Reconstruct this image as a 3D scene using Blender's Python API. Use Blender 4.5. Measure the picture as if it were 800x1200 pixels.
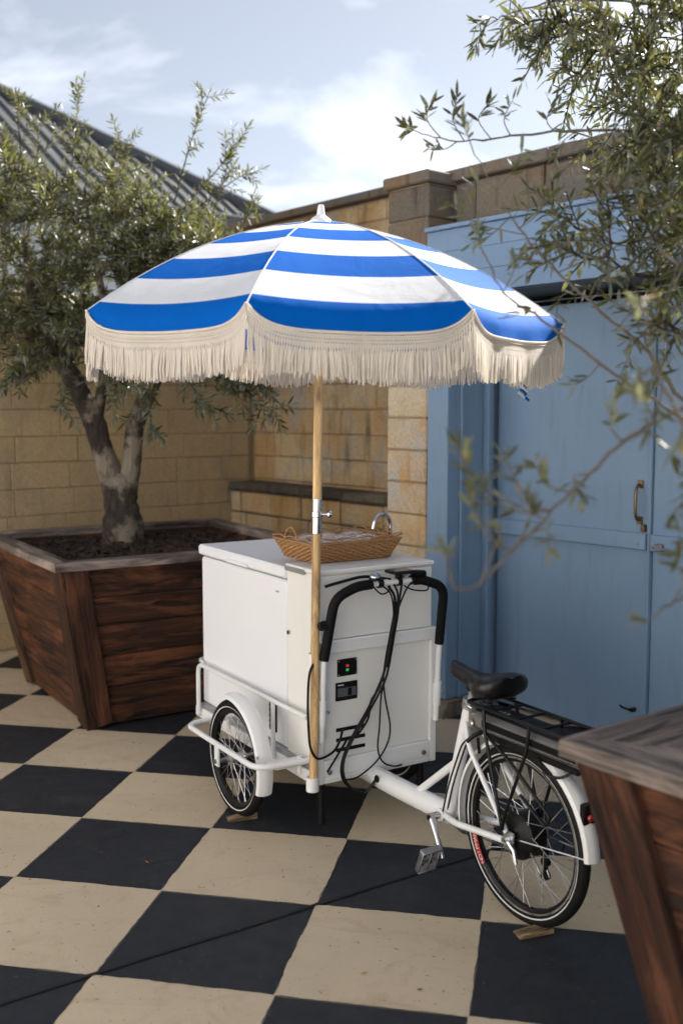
import bpy, math, random
from mathutils import Vector, Matrix, noise as mnoise
random.seed(7)
R_ = math.radians
sc = bpy.context.scene
for o in list(bpy.data.objects): bpy.data.objects.remove(o)
COL = sc.collection

# ------------------------------------------------------------------ camera
YAW, PITCH = R_(-11.10), R_(5.675)
CAM = Vector((1.396, -2.975, 1.819)); FPX = 1220.0
FWD = Vector((math.sin(YAW)*math.cos(PITCH), math.cos(YAW)*math.cos(PITCH), -math.sin(PITCH)))
RGT = Vector((math.cos(YAW), -math.sin(YAW), 0)); UPV = RGT.cross(FWD)
cd = bpy.data.cameras.new('camera'); cam = bpy.data.objects.new('camera', cd); COL.objects.link(cam)
cd.sensor_fit = 'VERTICAL'; cd.sensor_height = 36.0; cd.lens = 36.0*FPX/1200.0
cd.clip_start = 0.05; cd.clip_end = 2000
cam.matrix_world = Matrix(((RGT.x, UPV.x, -FWD.x, CAM.x), (RGT.y, UPV.y, -FWD.y, CAM.y), (RGT.z, UPV.z, -FWD.z, CAM.z), (0, 0, 0, 1)))
cd.dof.use_dof = True; cd.dof.focus_distance = 4.25; cd.dof.aperture_fstop = 1.7
sc.camera = cam
sc.render.resolution_x, sc.render.resolution_y = 682, 1024

# ------------------------------------------------------------------ light
SUN_AZ, SUN_EL = 56.0, 38.0
w = bpy.data.worlds.new('World'); sc.world = w; w.use_nodes = True
nt = w.node_tree; nt.nodes.clear()
def WN(t, **k):
    n = nt.nodes.new(t)
    for a, b in k.items(): setattr(n, a, b)
    return n
sky = WN('ShaderNodeTexSky', sky_type='NISHITA', sun_disc=False)
sky.sun_elevation = R_(SUN_EL); sky.sun_rotation = R_(90-SUN_AZ); sky.air_density = .8; sky.dust_density = .9; sky.ozone_density = 1.0
bg = WN('ShaderNodeBackground'); bg.inputs[1].default_value = 0.066
out = WN('ShaderNodeOutputWorld')
tc = WN('ShaderNodeTexCoord'); sep = WN('ShaderNodeSeparateXYZ'); nt.links.new(tc.outputs['Generated'], sep.inputs[0])
den = WN('ShaderNodeMath', operation='ADD'); nt.links.new(sep.outputs[2], den.inputs[0]); den.inputs[1].default_value = 0.25
dv = WN('ShaderNodeVectorMath', operation='DIVIDE'); nt.links.new(tc.outputs['Generated'], dv.inputs[0])
cmb = WN('ShaderNodeCombineXYZ'); nt.links.new(den.outputs[0], cmb.inputs[0]); nt.links.new(den.outputs[0], cmb.inputs[1]); cmb.inputs[2].default_value = 1
nt.links.new(cmb.outputs[0], dv.inputs[1])
nz = WN('ShaderNodeTexNoise'); nz.inputs['Scale'].default_value = 2.1; nz.inputs['Detail'].default_value = 6; nz.inputs['Roughness'].default_value = .58; nz.inputs['Distortion'].default_value = .5
mpw = WN('ShaderNodeMapping'); mpw.inputs['Location'].default_value = (14.5, 19.9, 0.2); nt.links.new(dv.outputs[0], mpw.inputs[0]); nt.links.new(mpw.outputs[0], nz.inputs['Vector'])
rp = WN('ShaderNodeValToRGB'); rp.color_ramp.elements[0].color = (.03, .03, .03, 1); rp.color_ramp.elements[1].color = (.42, .42, .42, 1); rp.color_ramp.elements[0].position = .44; rp.color_ramp.elements[1].position = .90
nt.links.new(nz.outputs[0], rp.inputs[0])
mx = WN('ShaderNodeMixRGB'); nt.links.new(rp.outputs[0], mx.inputs[0]); hsv = WN('ShaderNodeHueSaturation'); hsv.inputs['Saturation'].default_value = .52; hsv.inputs['Value'].default_value = .62; nt.links.new(sky.outputs[0], hsv.inputs['Color']); nt.links.new(hsv.outputs[0], mx.inputs[1]); mx.inputs[2].default_value = (17.0, 17.0, 17.2, 1)
nt.links.new(mx.outputs[0], bg.inputs[0]); nt.links.new(bg.outputs[0], out.inputs[0])
sd = bpy.data.lights.new('sun', 'SUN'); sd.energy = 4.3; sd.angle = R_(0.6); sd.color = (1.0, .95, .87)
sun = bpy.data.objects.new('sun', sd); COL.objects.link(sun); sun.location = (6, 10, 12)
sdir = Vector((math.cos(R_(SUN_AZ))*math.cos(R_(SUN_EL)), math.sin(R_(SUN_AZ))*math.cos(R_(SUN_EL)), math.sin(R_(SUN_EL))))
sun.rotation_euler = sdir.to_track_quat('Z', 'Y').to_euler()
sc.view_settings.view_transform = 'Standard'; sc.view_settings.look = 'None'
sc.view_settings.exposure = 1.74; sc.view_settings.gamma = 1.0; sc.view_settings.use_curve_mapping = False
sc.view_settings.use_white_balance = True; sc.view_settings.white_balance_temperature = 6350

# ------------------------------------------------------------------ materials
def mat(name): 
    m = bpy.data.materials.new(name); m.use_nodes = True
    n = m.node_tree; b = n.nodes['Principled BSDF']
    return m, n, b
def nd(n, t, **k):
    x = n.nodes.new(t)
    for a, b in k.items():
        if a.startswith('i_'):
            x.inputs[a[2:]].default_value = b
        else: setattr(x, a, b)
    return x
def ramp(n, src, stops):
    r = n.nodes.new('ShaderNodeValToRGB'); e = r.color_ramp.elements
    while len(e) < len(stops): e.new(.5)
    for i, (p, c) in enumerate(stops):
        e[i].position = p; e[i].color = (c, c, c, 1) if isinstance(c, (int, float)) else (*c, 1)
    n.links.new(src, r.inputs[0]); return r.outputs[0]
def mixc(n, f, a, b, bt='MIX'):
    m = n.nodes.new('ShaderNodeMixRGB'); m.blend_type = bt
    for i, v in enumerate((f, a, b)):
        if hasattr(v, 'links'): n.links.new(v, m.inputs[i])
        elif isinstance(v, (int, float)): m.inputs[i].default_value = v if i == 0 else (v, v, v, 1)
        else: m.inputs[i].default_value = (*v, 1)
    return m.outputs[0]
def pos(n, obj=False, scale=(1, 1, 1), rnd=False):
    mp = n.nodes.new('ShaderNodeMapping'); mp.inputs['Scale'].default_value = scale
    if obj: n.links.new(n.nodes.new('ShaderNodeTexCoord').outputs['Object'], mp.inputs[0])
    else: n.links.new(n.nodes.new('ShaderNodeNewGeometry').outputs['Position'], mp.inputs[0])
    if rnd:
        oi = n.nodes.new('ShaderNodeObjectInfo'); mm = nd(n, 'ShaderNodeMath', operation='MULTIPLY'); mm.inputs[1].default_value = 37.0
        n.links.new(oi.outputs['Random'], mm.inputs[0]); cb = n.nodes.new('ShaderNodeCombineXYZ')
        for i in range(3): n.links.new(mm.outputs[0], cb.inputs[i])
        n.links.new(cb.outputs[0], mp.inputs['Location'])
    return mp.outputs[0]
def noi(n, vec, scale, detail=6, rough=.55, dist=0.0):
    x = nd(n, 'ShaderNodeTexNoise'); x.inputs['Scale'].default_value = scale; x.inputs['Detail'].default_value = detail
    x.inputs['Roughness'].default_value = rough; x.inputs['Distortion'].default_value = dist
    n.links.new(vec, x.inputs['Vector']); return x.outputs[0]
def bump(n, b, h, strength=.3, dist=.01):
    x = nd(n, 'ShaderNodeBump'); x.inputs['Strength'].default_value = strength; x.inputs['Distance'].default_value = dist
    n.links.new(h, x.inputs['Height']); n.links.new(x.outputs[0], b.inputs['Normal'])
def plain(name, col, rough=.5, metal=0.0, var=.12, vs=9.0, bmp=0.0, bs=200, spec=.5, coat=0, rv=.08):
    m, n, b = mat(name)
    v = noi(n, pos(n), vs, 7, .65)
    c = mixc(n, ramp(n, v, [(.3, 0.0), (.72, 1.0)]), tuple(x*(1-var) for x in col), tuple(min(1, x*(1+var*.5)) for x in col))
    n.links.new(c, b.inputs['Base Color']); b.inputs['Metallic'].default_value = metal
    r = ramp(n, v, [(.3, max(0, rough-rv)), (.7, min(1, rough+rv))]); n.links.new(r, b.inputs['Roughness'])
    b.inputs['Specular IOR Level'].default_value = spec
    if coat: b.inputs['Coat Weight'].default_value = coat
    if bmp: bump(n, b, noi(n, pos(n), bs, 3), bmp, .002)
    if name.startswith('white_') and 'house' not in name and 'freezer' not in name:
        g1 = noi(n, pos(n, False, (9, 9, 1.5)), 3.0, 8, .7, .6); g2 = noi(n, pos(n), 26, 6, .7)
        c = mixc(n, ramp(n, g1, [(.58, 0.0), (.80, .10)]), c, (.45, .42, .38)); c = mixc(n, ramp(n, g2, [(.66, 0.0), (.72, .22)]), c, (.35, .31, .26)); n.links.new(c, b.inputs['Base Color'])
    return m
M = {}
M['white'] = plain('white_powder_coat', (.80, .795, .785), .34, var=.04, vs=5, coat=.1, rv=.02)
M['panel'] = plain('white_panel_laminate', (.80, .78, .74), .40, var=.03, vs=3, rv=.02)
M['freezer'] = plain('white_freezer_steel', (.82, .82, .84), .40, var=.02, vs=2, rv=.015)
M['greytrim'] = plain('grey_steel_trim', (.42, .43, .45), .38, .6)
M['black'] = plain('black_plastic', (.006, .006, .0065), .42, var=.3, vs=30, spec=.25)
M['rubber'] = plain('black_rubber', (.008, .008, .0085), .62, var=.3, vs=40, bmp=.15, bs=300, spec=.2)
M['foam'] = plain('black_foam_grip', (.005, .005, .0055), .7, var=.2, vs=60, bmp=.2, bs=500, spec=.2)
M['saddle'] = plain('black_vinyl', (.005, .005, .0055), .36, var=.2, vs=30, bmp=.1, bs=250)
M['chrome'] = plain('chrome', (.58, .59, .62), .08, 1.0, .05, 20)
M['alu'] = plain('brushed_aluminium', (.62, .62, .63), .3, 1.0, .15, 20)
M['steel'] = plain('dull_steel', (.33, .33, .34), .38, .9, .2, 20)
M['battery'] = plain('satin_grey_aluminium', (.30, .285, .27), .32, .8, .1, 8)
M['cable'] = plain('black_cable', (.004, .004, .0045), .45, var=.1, spec=.25)
M['ledred'] = plain('red_digit', (.7, .03, .03), .4); M['ledgreen'] = plain('green_digit', (.04, .5, .12), .4)
for k, c in (('ledred', (1, .05, .04)), ('ledgreen', (.05, .9, .25))):
    b = M[k].node_tree.nodes['Principled BSDF']; b.inputs['Emission Color'].default_value = (*c, 1); b.inputs['Emission Strength'].default_value = .12
M['lcd'] = plain('grey_lcd', (.10, .11, .12), .15); M['print'] = plain('white_print', (.7, .7, .7), .5)
M['redprint'] = plain('red_decal', (.42, .02, .025), .4); M['redlens'] = plain('red_lens', (.45, .03, .02), .15, coat=.5)
M['reflect'] = plain('reflective_stripe', (.62, .62, .60), .35)
M['dark'] = plain('dark_void', (.008, .008, .009), .8, spec=.1)
M['brass'] = plain('aged_brass', (.22, .15, .08), .38, .85, .4, 60)
M['blackmetal'] = plain('black_painted_steel', (.005, .005, .0055), .35, .0, .2, 20, spec=.3)

def m_fabric(name, col, tr):
    m, n, b = mat(name)
    v = noi(n, pos(n, True), 14, 5); c = mixc(n, ramp(n, v, [(.3, 0.0), (.7, 1.0)]), tuple(x*.93 for x in col), col)
    n.links.new(c, b.inputs['Base Color']); b.inputs['Roughness'].default_value = .75; b.inputs['Specular IOR Level'].default_value = .08
    t = nd(n, 'ShaderNodeBsdfTranslucent'); n.links.new(c, t.inputs[0])
    mxs = nd(n, 'ShaderNodeMixShader'); mxs.inputs[0].default_value = tr
    n.links.new(b.outputs[0], mxs.inputs[1]); n.links.new(t.outputs[0], mxs.inputs[2]); n.links.new(mxs.outputs[0], n.nodes['Material Output'].inputs[0])
    wv = noi(n, pos(n, True), 5, 4, .5, .6); bump(n, b, wv, .5, .014)
    return m
M['blue_cloth'] = m_fabric('blue_canvas', (.0, .105, .47), .16)
M['white_cloth'] = m_fabric('white_canvas', (.74, .75, .79), .25)
M['fringe'] = m_fabric('cotton_fringe', (.94, .88, .80), .45)

def m_stone(name, cols, stain, grey, bs=1.0, dirt=.5):
    m, n, b = mat(name)
    oi = nd(n, 'ShaderNodeObjectInfo')
    base = ramp(n, oi.outputs['Random'], [(0, cols[0]), (.35, cols[1]), (.7, cols[2]), (1, cols[0])])
    P = pos(n)
    big = noi(n, P, 2.3, 8, .6, .4); base = mixc(n, ramp(n, big, [(.42, 0.0), (.66, 1.0)]), base, stain)
    g = noi(n, pos(n, False, (1, 1, .7)), 3.4, 9, .65, .3); base = mixc(n, ramp(n, g, [(.5, 0.0), (.62, grey[1])]), base, grey[0])
    st = noi(n, pos(n, False, (5, 5, .7)), 2.2, 7, .6); base = mixc(n, ramp(n, st, [(.56, 0.0), (.74, dirt)]), base, (.035, .03, .026))
    f = noi(n, P, 55, 6, .7); base = mixc(n, .35, base, ramp(n, f, [(.3, .25), (.7, .9)]), 'OVERLAY')
    n.links.new(base, b.inputs['Base Color']); b.inputs['Roughness'].default_value = .9; b.inputs['Specular IOR Level'].default_value = .2
    bump(n, b, mixc(n, .5, f, noi(n, P, 12, 5)), .5*bs, .012)
    return m
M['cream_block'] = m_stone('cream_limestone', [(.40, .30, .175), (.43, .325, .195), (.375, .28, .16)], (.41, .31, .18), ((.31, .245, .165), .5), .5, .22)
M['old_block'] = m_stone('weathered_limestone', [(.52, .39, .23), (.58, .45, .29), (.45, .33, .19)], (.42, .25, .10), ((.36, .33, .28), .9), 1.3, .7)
M['pillar_block'] = m_stone('pale_limestone', [(.55, .46, .34), (.50, .44, .35), (.57, .46, .31)], (.50, .31, .14), ((.43, .42, .40), .8), .9, .4)
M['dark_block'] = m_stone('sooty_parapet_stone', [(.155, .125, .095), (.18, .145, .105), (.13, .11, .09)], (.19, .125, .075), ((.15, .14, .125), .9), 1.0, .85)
M['ledge_stone'] = m_stone('blackened_ledge_stone', [(.12, .095, .07), (.15, .12, .085), (.10, .08, .06)], (.05, .043, .036), ((.09, .085, .07), .8), 1.6, .9)
M['mortar'] = plain('lime_mortar', (.33, .25, .155), .95, var=.3, vs=14, bmp=.6, bs=80, spec=.1)
M['mortar_dark'] = plain('dirty_mortar', (.12, .10, .075), .95, var=.4, vs=14, bmp=.6, bs=80, spec=.1)

def m_paint_floor(name, col, dirt, wear):
    m, n, b = mat(name); P = pos(n)
    big = noi(n, P, 1.6, 8, .6); c = mixc(n, ramp(n, big, [(.35, 0.0), (.7, 1.0)]), tuple(x*.86 for x in col), col)
    sc2 = noi(n, P, 6.0, 9, .72, .8); c = mixc(n, ramp(n, sc2, [(.53, 0.0), (.74, .65)]), c, dirt)
    sm = noi(n, pos(n, False, (1.2, 4.5, 1)), 1.5, 9, .7, 1.2); c = mixc(n, ramp(n, sm, [(.56, 0.0), (.68, .45)]), c, dirt)
    sp = noi(n, P, 48, 3, .6); c = mixc(n, ramp(n, sp, [(.665, 0.0), (.71, .85)]), c, wear)
    sp2 = noi(n, P, 130, 2, .5); c = mixc(n, ramp(n, sp2, [(.70, 0.0), (.74, .5)]), c, tuple(x*.4 for x in col))
    n.links.new(c, b.inputs['Base Color'])
    n.links.new(ramp(n, noi(n, P, 9, 6, .6), [(.3, .5), (.7, .72)]), b.inputs['Roughness']); b.inputs['Specular IOR Level'].default_value = .35
    bump(n, b, mixc(n, .4, noi(n, P, 90, 6, .7), noi(n, P, 7, 5)), .22, .004)
    return m
M['floor_cream'] = m_paint_floor('cream_floor_paint', (.62, .50, .345), (.42, .31, .20), (.13, .09, .06))
M['floor_dark'] = m_paint_floor('charcoal_floor_paint', (.0215, .024, .030), (.042, .039, .037), (.09, .08, .07))
M['concrete'] = plain('old_concrete', (.36, .33, .285), .9, var=.3, vs=2, bmp=.4, bs=60)
M['joint'] = plain('dark_joint_sealant', (.010, .011, .013), .7, var=.3, vs=40)
def m_bluepaint():
    m, n, b = mat('powder_blue_paint'); P = pos(n)
    c = mixc(n, ramp(n, noi(n, P, 1.3, 7, .6), [(.3, 0.0), (.7, 1.0)]), (.19, .29, .425), (.215, .32, .455))
    c = mixc(n, ramp(n, noi(n, pos(n, False, (6, 6, .8)), 3, 8, .65), [(.54, 0.0), (.76, .5)]), c, (.15, .20, .27))
    c = mixc(n, ramp(n, noi(n, P, 70, 3), [(.72, 0.0), (.75, .6)]), c, (.3, .36, .45))
    n.links.new(c, b.inputs['Base Color']); n.links.new(ramp(n, noi(n, P, 5, 5), [(.3, .36), (.7, .56)]), b.inputs['Roughness'])
    bump(n, b, mixc(n, .4, noi(n, pos(n, False, (30, 30, 2)), 4, 6), noi(n, P, 2.4, 4)), .12, .006)
    return m
M['bluepaint'] = m_bluepaint()
def m_wood(name, cols, crack=.9, rough=.65, gs=(2.2, 26, 26), spec=.35):
    m, n, b = mat(name)
    oi = nd(n, 'ShaderNodeObjectInfo'); base = ramp(n, oi.outputs['Random'], [(0, cols[0]), (.5, cols[1]), (1, cols[2])])
    V = pos(n, True, gs, True); V2 = pos(n, True, (gs[0]*.6, gs[1]*.22, gs[2]*.22), True)
    g = noi(n, V, 1.0, 8, .68, .9); base = mixc(n, ramp(n, g, [(.34, .85), (.62, 0.0)]), base, tuple(x*.28 for x in cols[0]))
    g2 = noi(n, pos(n, True, (gs[0]*.5, gs[1]*2.6, gs[2]*2.6), True), 1.0, 5, .7, .4); base = mixc(n, ramp(n, g2, [(.40, .75), (.56, 0.0)]), base, tuple(x*.18 for x in cols[0]))
    sp = noi(n, V2, 1.3, 7, .65, .5); base = mixc(n, ramp(n, sp, [(.48, 0.0), (.66, .6)]), base, tuple(x*2.1 for x in cols[1]))
    k = noi(n, pos(n, True, (gs[0]*.45, gs[1]*.34, gs[2]*.34), True), 1.6, 6, .6, .7); base = mixc(n, ramp(n, k, [(.58, 0.0), (.66, crack)]), base, (.010, .007, .006))
    n.links.new(base, b.inputs['Base Color']); b.inputs['Roughness'].default_value = rough; b.inputs['Specular IOR Level'].default_value = spec
    bump(n, b, mixc(n, .5, g, ramp(n, k, [(.57, 1.0), (.65, 0.0)])), 1.0, .03)
    return m
M['plank'] = m_wood('reclaimed_redwood', [(.064, .021, .009), (.13, .046, .019), (.042, .016, .009)])
M['post'] = m_wood('reclaimed_post_wood', [(.058, .018, .008), (.088, .033, .015), (.16, .082, .04)], .5)
M['rim'] = m_wood('greyed_rim_timber', [(.21, .16, .135), (.28, .225, .195), (.165, .12, .10)], .85, .6)
M['pole'] = m_wood('varnished_pine_pole', [(.80, .52, .24), (.82, .54, .26), (.78, .50, .23)], .0, .38, (14, 14, 1.2))
# pole grain: softer
M['wedgewood'] = m_wood('pale_timber_offcut', [(.42, .28, .15), (.46, .31, .17), (.40, .26, .14)], .2)
M['wicker'] = plain('honey_wicker', (.40, .205, .075), .5, var=.35, vs=120)
def m_bark():
    m, n, b = mat('olive_bark'); V = pos(n, False, (20, 20, 4.5))
    g = noi(n, V, 1.6, 9, .7, .7); l = noi(n, pos(n), 5, 7, .6)
    c = ramp(n, g, [(.3, (.012, .009, .007)), (.55, (.060, .045, .034)), (.78, (.16, .13, .10))])
    c = mixc(n, ramp(n, l, [(.47, 0.0), (.57, .85)]), c, (.33, .275, .21))
    n.links.new(c, b.inputs['Base Color']); b.inputs['Roughness'].default_value = .9; bump(n, b, g, 1.0, .05)
    return m
M['bark'] = m_bark()
def m_leaf():
    m, n, b = mat('olive_leaf')
    geo = nd(n, 'ShaderNodeNewGeometry')
    rnd = geo.outputs['Random Per Island']
    top = ramp(n, rnd, [(0, (.028, .036, .014)), (.4, (.055, .062, .022)), (.8, (.095, .092, .033)), (1, (.13, .105, .035))])
    und = ramp(n, rnd, [(0, (.12, .135, .095)), (1, (.20, .21, .155))])
    c = mixc(n, geo.outputs['Backfacing'], top, und)
    n.links.new(c, b.inputs['Base Color']); b.inputs['Roughness'].default_value = .42; b.inputs['Specular IOR Level'].default_value = .5
    t = nd(n, 'ShaderNodeBsdfTranslucent'); n.links.new(mixc(n, .6, c, (.28, .28, .08)), t.inputs[0])
    ms = nd(n, 'ShaderNodeMixShader'); ms.inputs[0].default_value = .34
    n.links.new(b.outputs[0], ms.inputs[1]); n.links.new(t.outputs[0], ms.inputs[2]); n.links.new(ms.outputs[0], n.nodes['Material Output'].inputs[0])
    return m
M['leaf'] = m_leaf()
M['oldleaf'] = plain('yellowed_leaf', (.42, .24, .05), .5)
M['mulch'] = plain('bark_mulch', (.040, .024, .016), .9, var=.6, vs=60)
M['roof'] = plain('grey_metal_roofing', (.085, .088, .092), .55, .1, .2, 3, spec=.3)
M['roofcap'] = plain('slate_grey_flashing', (.06, .067, .078), .5, .1, .2, 4)
M['fillhouse'] = plain('white_fill_house_render', (.74, .73, .71), .85, var=.08, vs=2)  # pale face of the added out-of-frame house, reflects sun into the yard
M['twig'] = plain('pale_olive_twig', (.13, .108, .085), .8, var=.4, vs=60)
M['render'] = plain('pale_blue_render', (.42, .47, .54), .8, var=.15, vs=3)
M['stonefoot'] = m_stone('rough_footing_stone', [(.20, .165, .12), (.24, .20, .15), (.18, .15, .11)], (.12, .09, .06), ((.2, .19, .17), .6), 2.0, .7)
def m_clear():
    m, n, b = mat('clear_plastic'); b.inputs['Base Color'].default_value = (.8, .74, .70, 1); b.inputs['Roughness'].default_value = .22
    b.inputs['Alpha'].default_value = .32; b.inputs['Specular IOR Level'].default_value = .35
    bump(n, b, noi(n, pos(n), 45, 3), .35, .004); return m
M['clear'] = m_clear()
M['snack'] = plain('brown_filling', (.30, .12, .05), .6, var=.5, vs=60)

# ------------------------------------------------------------------ mesh helpers
class MB:
    def __init__(s): s.v = []; s.f = []; s.mi = []
    def add(s, vs, fs, mi=0):
        o = len(s.v); s.v += [tuple(x) for x in vs]; s.f += [tuple(i+o for i in f) for f in fs]; s.mi += [mi]*len(fs)
    def box(s, x0, x1, y0, y1, z0, z1, c=0.0, mi=0):
        if x0 > x1: x0, x1 = x1, x0
        if y0 > y1: y0, y1 = y1, y0
        if c <= 0:
            s.add([(x, y, z) for x in (x0, x1) for y in (y0, y1) for z in (z0, z1)], [(0, 1, 3, 2), (4, 6, 7, 5), (0, 4, 5, 1), (2, 3, 7, 6), (0, 2, 6, 4), (1, 5, 7, 3)], mi); return
        c = min(c, (x1-x0)*.45, (y1-y0)*.45, (z1-z0)*.45); V = []; F = []
        X, Y, Z = (x0, x1), (y0, y1), (z0, z1)
        idx = {}
        for i in (0, 1):
            for j in (0, 1):
                for k in (0, 1):
                    sx, sy, sz = (1 if i == 0 else -1), (1 if j == 0 else -1), (1 if k == 0 else -1)
                    for a, d in enumerate(((0, sy*c, sz*c), (sx*c, 0, sz*c), (sx*c, sy*c, 0))):
                        idx[i, j, k, a] = len(V); V.append((X[i]+d[0], Y[j]+d[1], Z[k]+d[2]))
        for i in (0, 1):
            q = [idx[i, 0, 0, 0], idx[i, 1, 0, 0], idx[i, 1, 1, 0], idx[i, 0, 1, 0]]; F.append(q if i else q[::-1])
            q = [idx[0, i, 0, 1], idx[0, i, 1, 1], idx[1, i, 1, 1], idx[1, i, 0, 1]]; F.append(q if i else q[::-1])
            q = [idx[0, 0, i, 2], idx[1, 0, i, 2], idx[1, 1, i, 2], idx[0, 1, i, 2]]; F.append(q if i else q[::-1])
        for a in (0, 1):
            for b_ in (0, 1):
                F.append([idx[a, b_, 0, 0], idx[a, b_, 1, 0], idx[a, b_, 1, 1], idx[a, b_, 0, 1]])
                F.append([idx[a, 0, b_, 0], idx[a, 1, b_, 0], idx[a, 1, b_, 2], idx[a, 0, b_, 2]])
                F.append([idx[0, a, b_, 1], idx[1, a, b_, 1], idx[1, a, b_, 2], idx[0, a, b_, 2]])
                for k in (0, 1): F.append([idx[a, b_, k, 0], idx[a, b_, k, 1], idx[a, b_, k, 2]])
        s.add(V, F, mi)
    def hexa(s, p, c=0, mi=0):   # 8 points: bottom 4 (ccw) then top 4
        s.add(p, [(3, 2, 1, 0), (4, 5, 6, 7), (0, 1, 5, 4), (1, 2, 6, 5), (2, 3, 7, 6), (3, 0, 4, 7)], mi)
    def slab(s, q, nrm, th, ch=.004, mi=0):   # q: 4 corners of the outer face, ccw seen from outside
        q = [Vector(x) for x in q]; nrm = Vector(nrm).normalized(); cen = sum(q, Vector())/4
        ins = [x+((q[(i+1) % 4]-x).normalized()+(q[i-1]-x).normalized())*ch for i, x in enumerate(q)]
        side = [x-nrm*ch for x in q]; back = [x-nrm*th for x in q]
        F = [(0, 1, 2, 3)]
        for i in range(4):
            j = (i+1) % 4; F += [(4+i, 4+j, j, i), (8+i, 8+j, 4+j, 4+i)]
        F.append((11, 10, 9, 8)); s.add(ins+side+back, F, mi)
    def tube(s, pts, rad, n=8, mi=0, caps=True, closed=False):
        pts = [Vector(p) for p in pts]; m = len(pts)
        if not isinstance(rad, (list, tuple)): rad = [rad]*m
        V = []; F = []; prev = None
        for i, p in enumerate(pts):
            if closed: t = pts[(i+1) % m]-pts[i-1]
            else: t = pts[min(i+1, m-1)]-pts[max(i-1, 0)]
            if t.length < 1e-9: t = Vector((0, 0, 1))
            t.normalize()
            if prev is None:
                a = Vector((0, 0, 1)) if abs(t.z) < .9 else Vector((1, 0, 0)); prev = t.cross(a).normalized()
            nn = prev-t*prev.dot(t)
            if nn.length < 1e-6: nn = t.orthogonal()
            nn.normalize(); prev = nn; bb = t.cross(nn)
            for k in range(n):
                a = 2*math.pi*k/n; V.append(p+(nn*math.cos(a)+bb*math.sin(a))*rad[i])
        for i in range(m if closed else m-1):
            j = (i+1) % m
            for k in range(n): F.append((i*n+k, i*n+(k+1) % n, j*n+(k+1) % n, j*n+k))
        if caps and not closed:
            F.append(tuple(range(n))[::-1]); F.append(tuple((m-1)*n+k for k in range(n)))
        s.add(V, F, mi)
    def lathe(s, prof, mtx=None, n=24, mi=0, a0=0, a1=2*math.pi, closedprof=False):
        mtx = mtx or Matrix(); full = abs(a1-a0-2*math.pi) < 1e-6; N = n if full else n+1; V = []; F = []
        for i in range(N):
            a = a0+(a1-a0)*i/n
            for r, z in prof: V.append(mtx @ Vector((r*math.cos(a), r*math.sin(a), z)))
        m = len(prof)
        for i in range(n):
            j = (i+1) % N
            for k in range(m if closedprof else m-1):
                l = (k+1) % m; F.append((i*m+k, j*m+k, j*m+l, i*m+l))
        s.add(V, F, mi)
    def build(s, name, mats, parent=None, smooth=False, loc=None, rot=None):
        me = bpy.data.meshes.new(name); me.from_pydata(s.v, [], s.f)
        if not isinstance(mats, (list, tuple)): mats = [mats]
        for m in mats: me.materials.append(M[m] if isinstance(m, str) else m)
        if len(mats) > 1: me.polygons.foreach_set('material_index', s.mi)
        if smooth:
            me.polygons.foreach_set('use_smooth', [True]*len(s.f))
            if smooth != 'all': me.set_sharp_from_angle(angle=R_(40))
        me.update(); return link(name, me, parent, loc, rot)
def link(name, me, parent=None, loc=None, rot=None):
    o = bpy.data.objects.new(name, me); COL.objects.link(o)
    if parent: o.parent = parent
    if loc is not None: o.location = loc
    if rot is not None: o.rotation_euler = rot
    return o
def tag(o, label=None, cat=None, group=None, kind=None):
    for k, v in (('label', label), ('category', cat), ('group', group), ('kind', kind)):
        if v: o[k] = v
    return o
def empty(name, loc=(0, 0, 0), rz=0.0, **k):
    o = bpy.data.objects.new(name, None); COL.objects.link(o); o.location = loc; o.rotation_euler = (0, 0, rz); o.empty_display_size = .1
    return tag(o, **k)
def smooth_path(pts, sub=6):
    pts = [Vector(p) for p in pts]; o = []
    for i in range(len(pts)-1):
        p0, p1, p2, p3 = pts[max(i-1, 0)], pts[i], pts[i+1], pts[min(i+2, len(pts)-1)]
        for k in range(sub):
            t = k/sub; o.append(.5*((2*p1)+(p2-p0)*t+(2*p0-5*p1+4*p2-p3)*t*t+(3*p1-p0-3*p2+p3)*t**3))
    o.append(pts[-1]); return o
def D(deg): return Vector((math.cos(R_(deg)), math.sin(R_(deg)), 0))
def at(x, y, depth):   # point in the yard seen in direction (x, y) of an 800 x 1200 frame, at this distance along the view axis
    return CAM+(FWD+RGT*((x-400)/FPX)-UPV*((y-600)/FPX))*depth
def lerp(a, b, t): return a+(b-a)*t

# ------------------------------------------------------------------ ground
mb = MB(); mb.add([(-90, -90, 0), (90, -90, 0), (90, 90, 0), (-90, 90, 0)], [(0, 1, 2, 3)])
ground = tag(mb.build('ground', 'concrete'), kind='structure')
T = .6
def edge_pts(a, b, n, amp):
    a, b = Vector(a), Vector(b); d = (b-a); nn = Vector((-d.y, d.x, 0)).normalized(); o = []
    for i in range(n):
        t = i/n; o.append(a+d*t+nn*((random.random()-.5)*amp+.004*mnoise.noise((a+d*t)*9)))
    return o
for i in range(-9, 7):
    for j in range(-5, 10):
        x, y = i*T, j*T
        if (x-.804)*-.629+(y-3.082)*-.777 < -.75 or x < -5.2: continue
        cream = (i+j) % 2 != 0
        m_ = .0015 if cream else -.004
        cs = [(x-m_, y-m_, 0), (x+T+m_, y-m_, 0), (x+T+m_, y+T+m_, 0), (x-m_, y+T+m_, 0)]
        z = .0055 if cream else .0028
        P = []
        for k in range(4): P += edge_pts(cs[k], cs[(k+1) % 4], 26 if cream else 2, .0045 if cream else 0)
        mb = MB(); mb.add([(p.x, p.y, z) for p in P], [tuple(range(len(P)))])
        mb.build('painted_square', 'floor_cream' if cream else 'floor_dark', ground)
mb = MB(); P = [(-4.2+.15*k, -4.2+.15*k+.006*mnoise.noise(Vector((k*.4, 0, 0)))) for k in range(47)]
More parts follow.
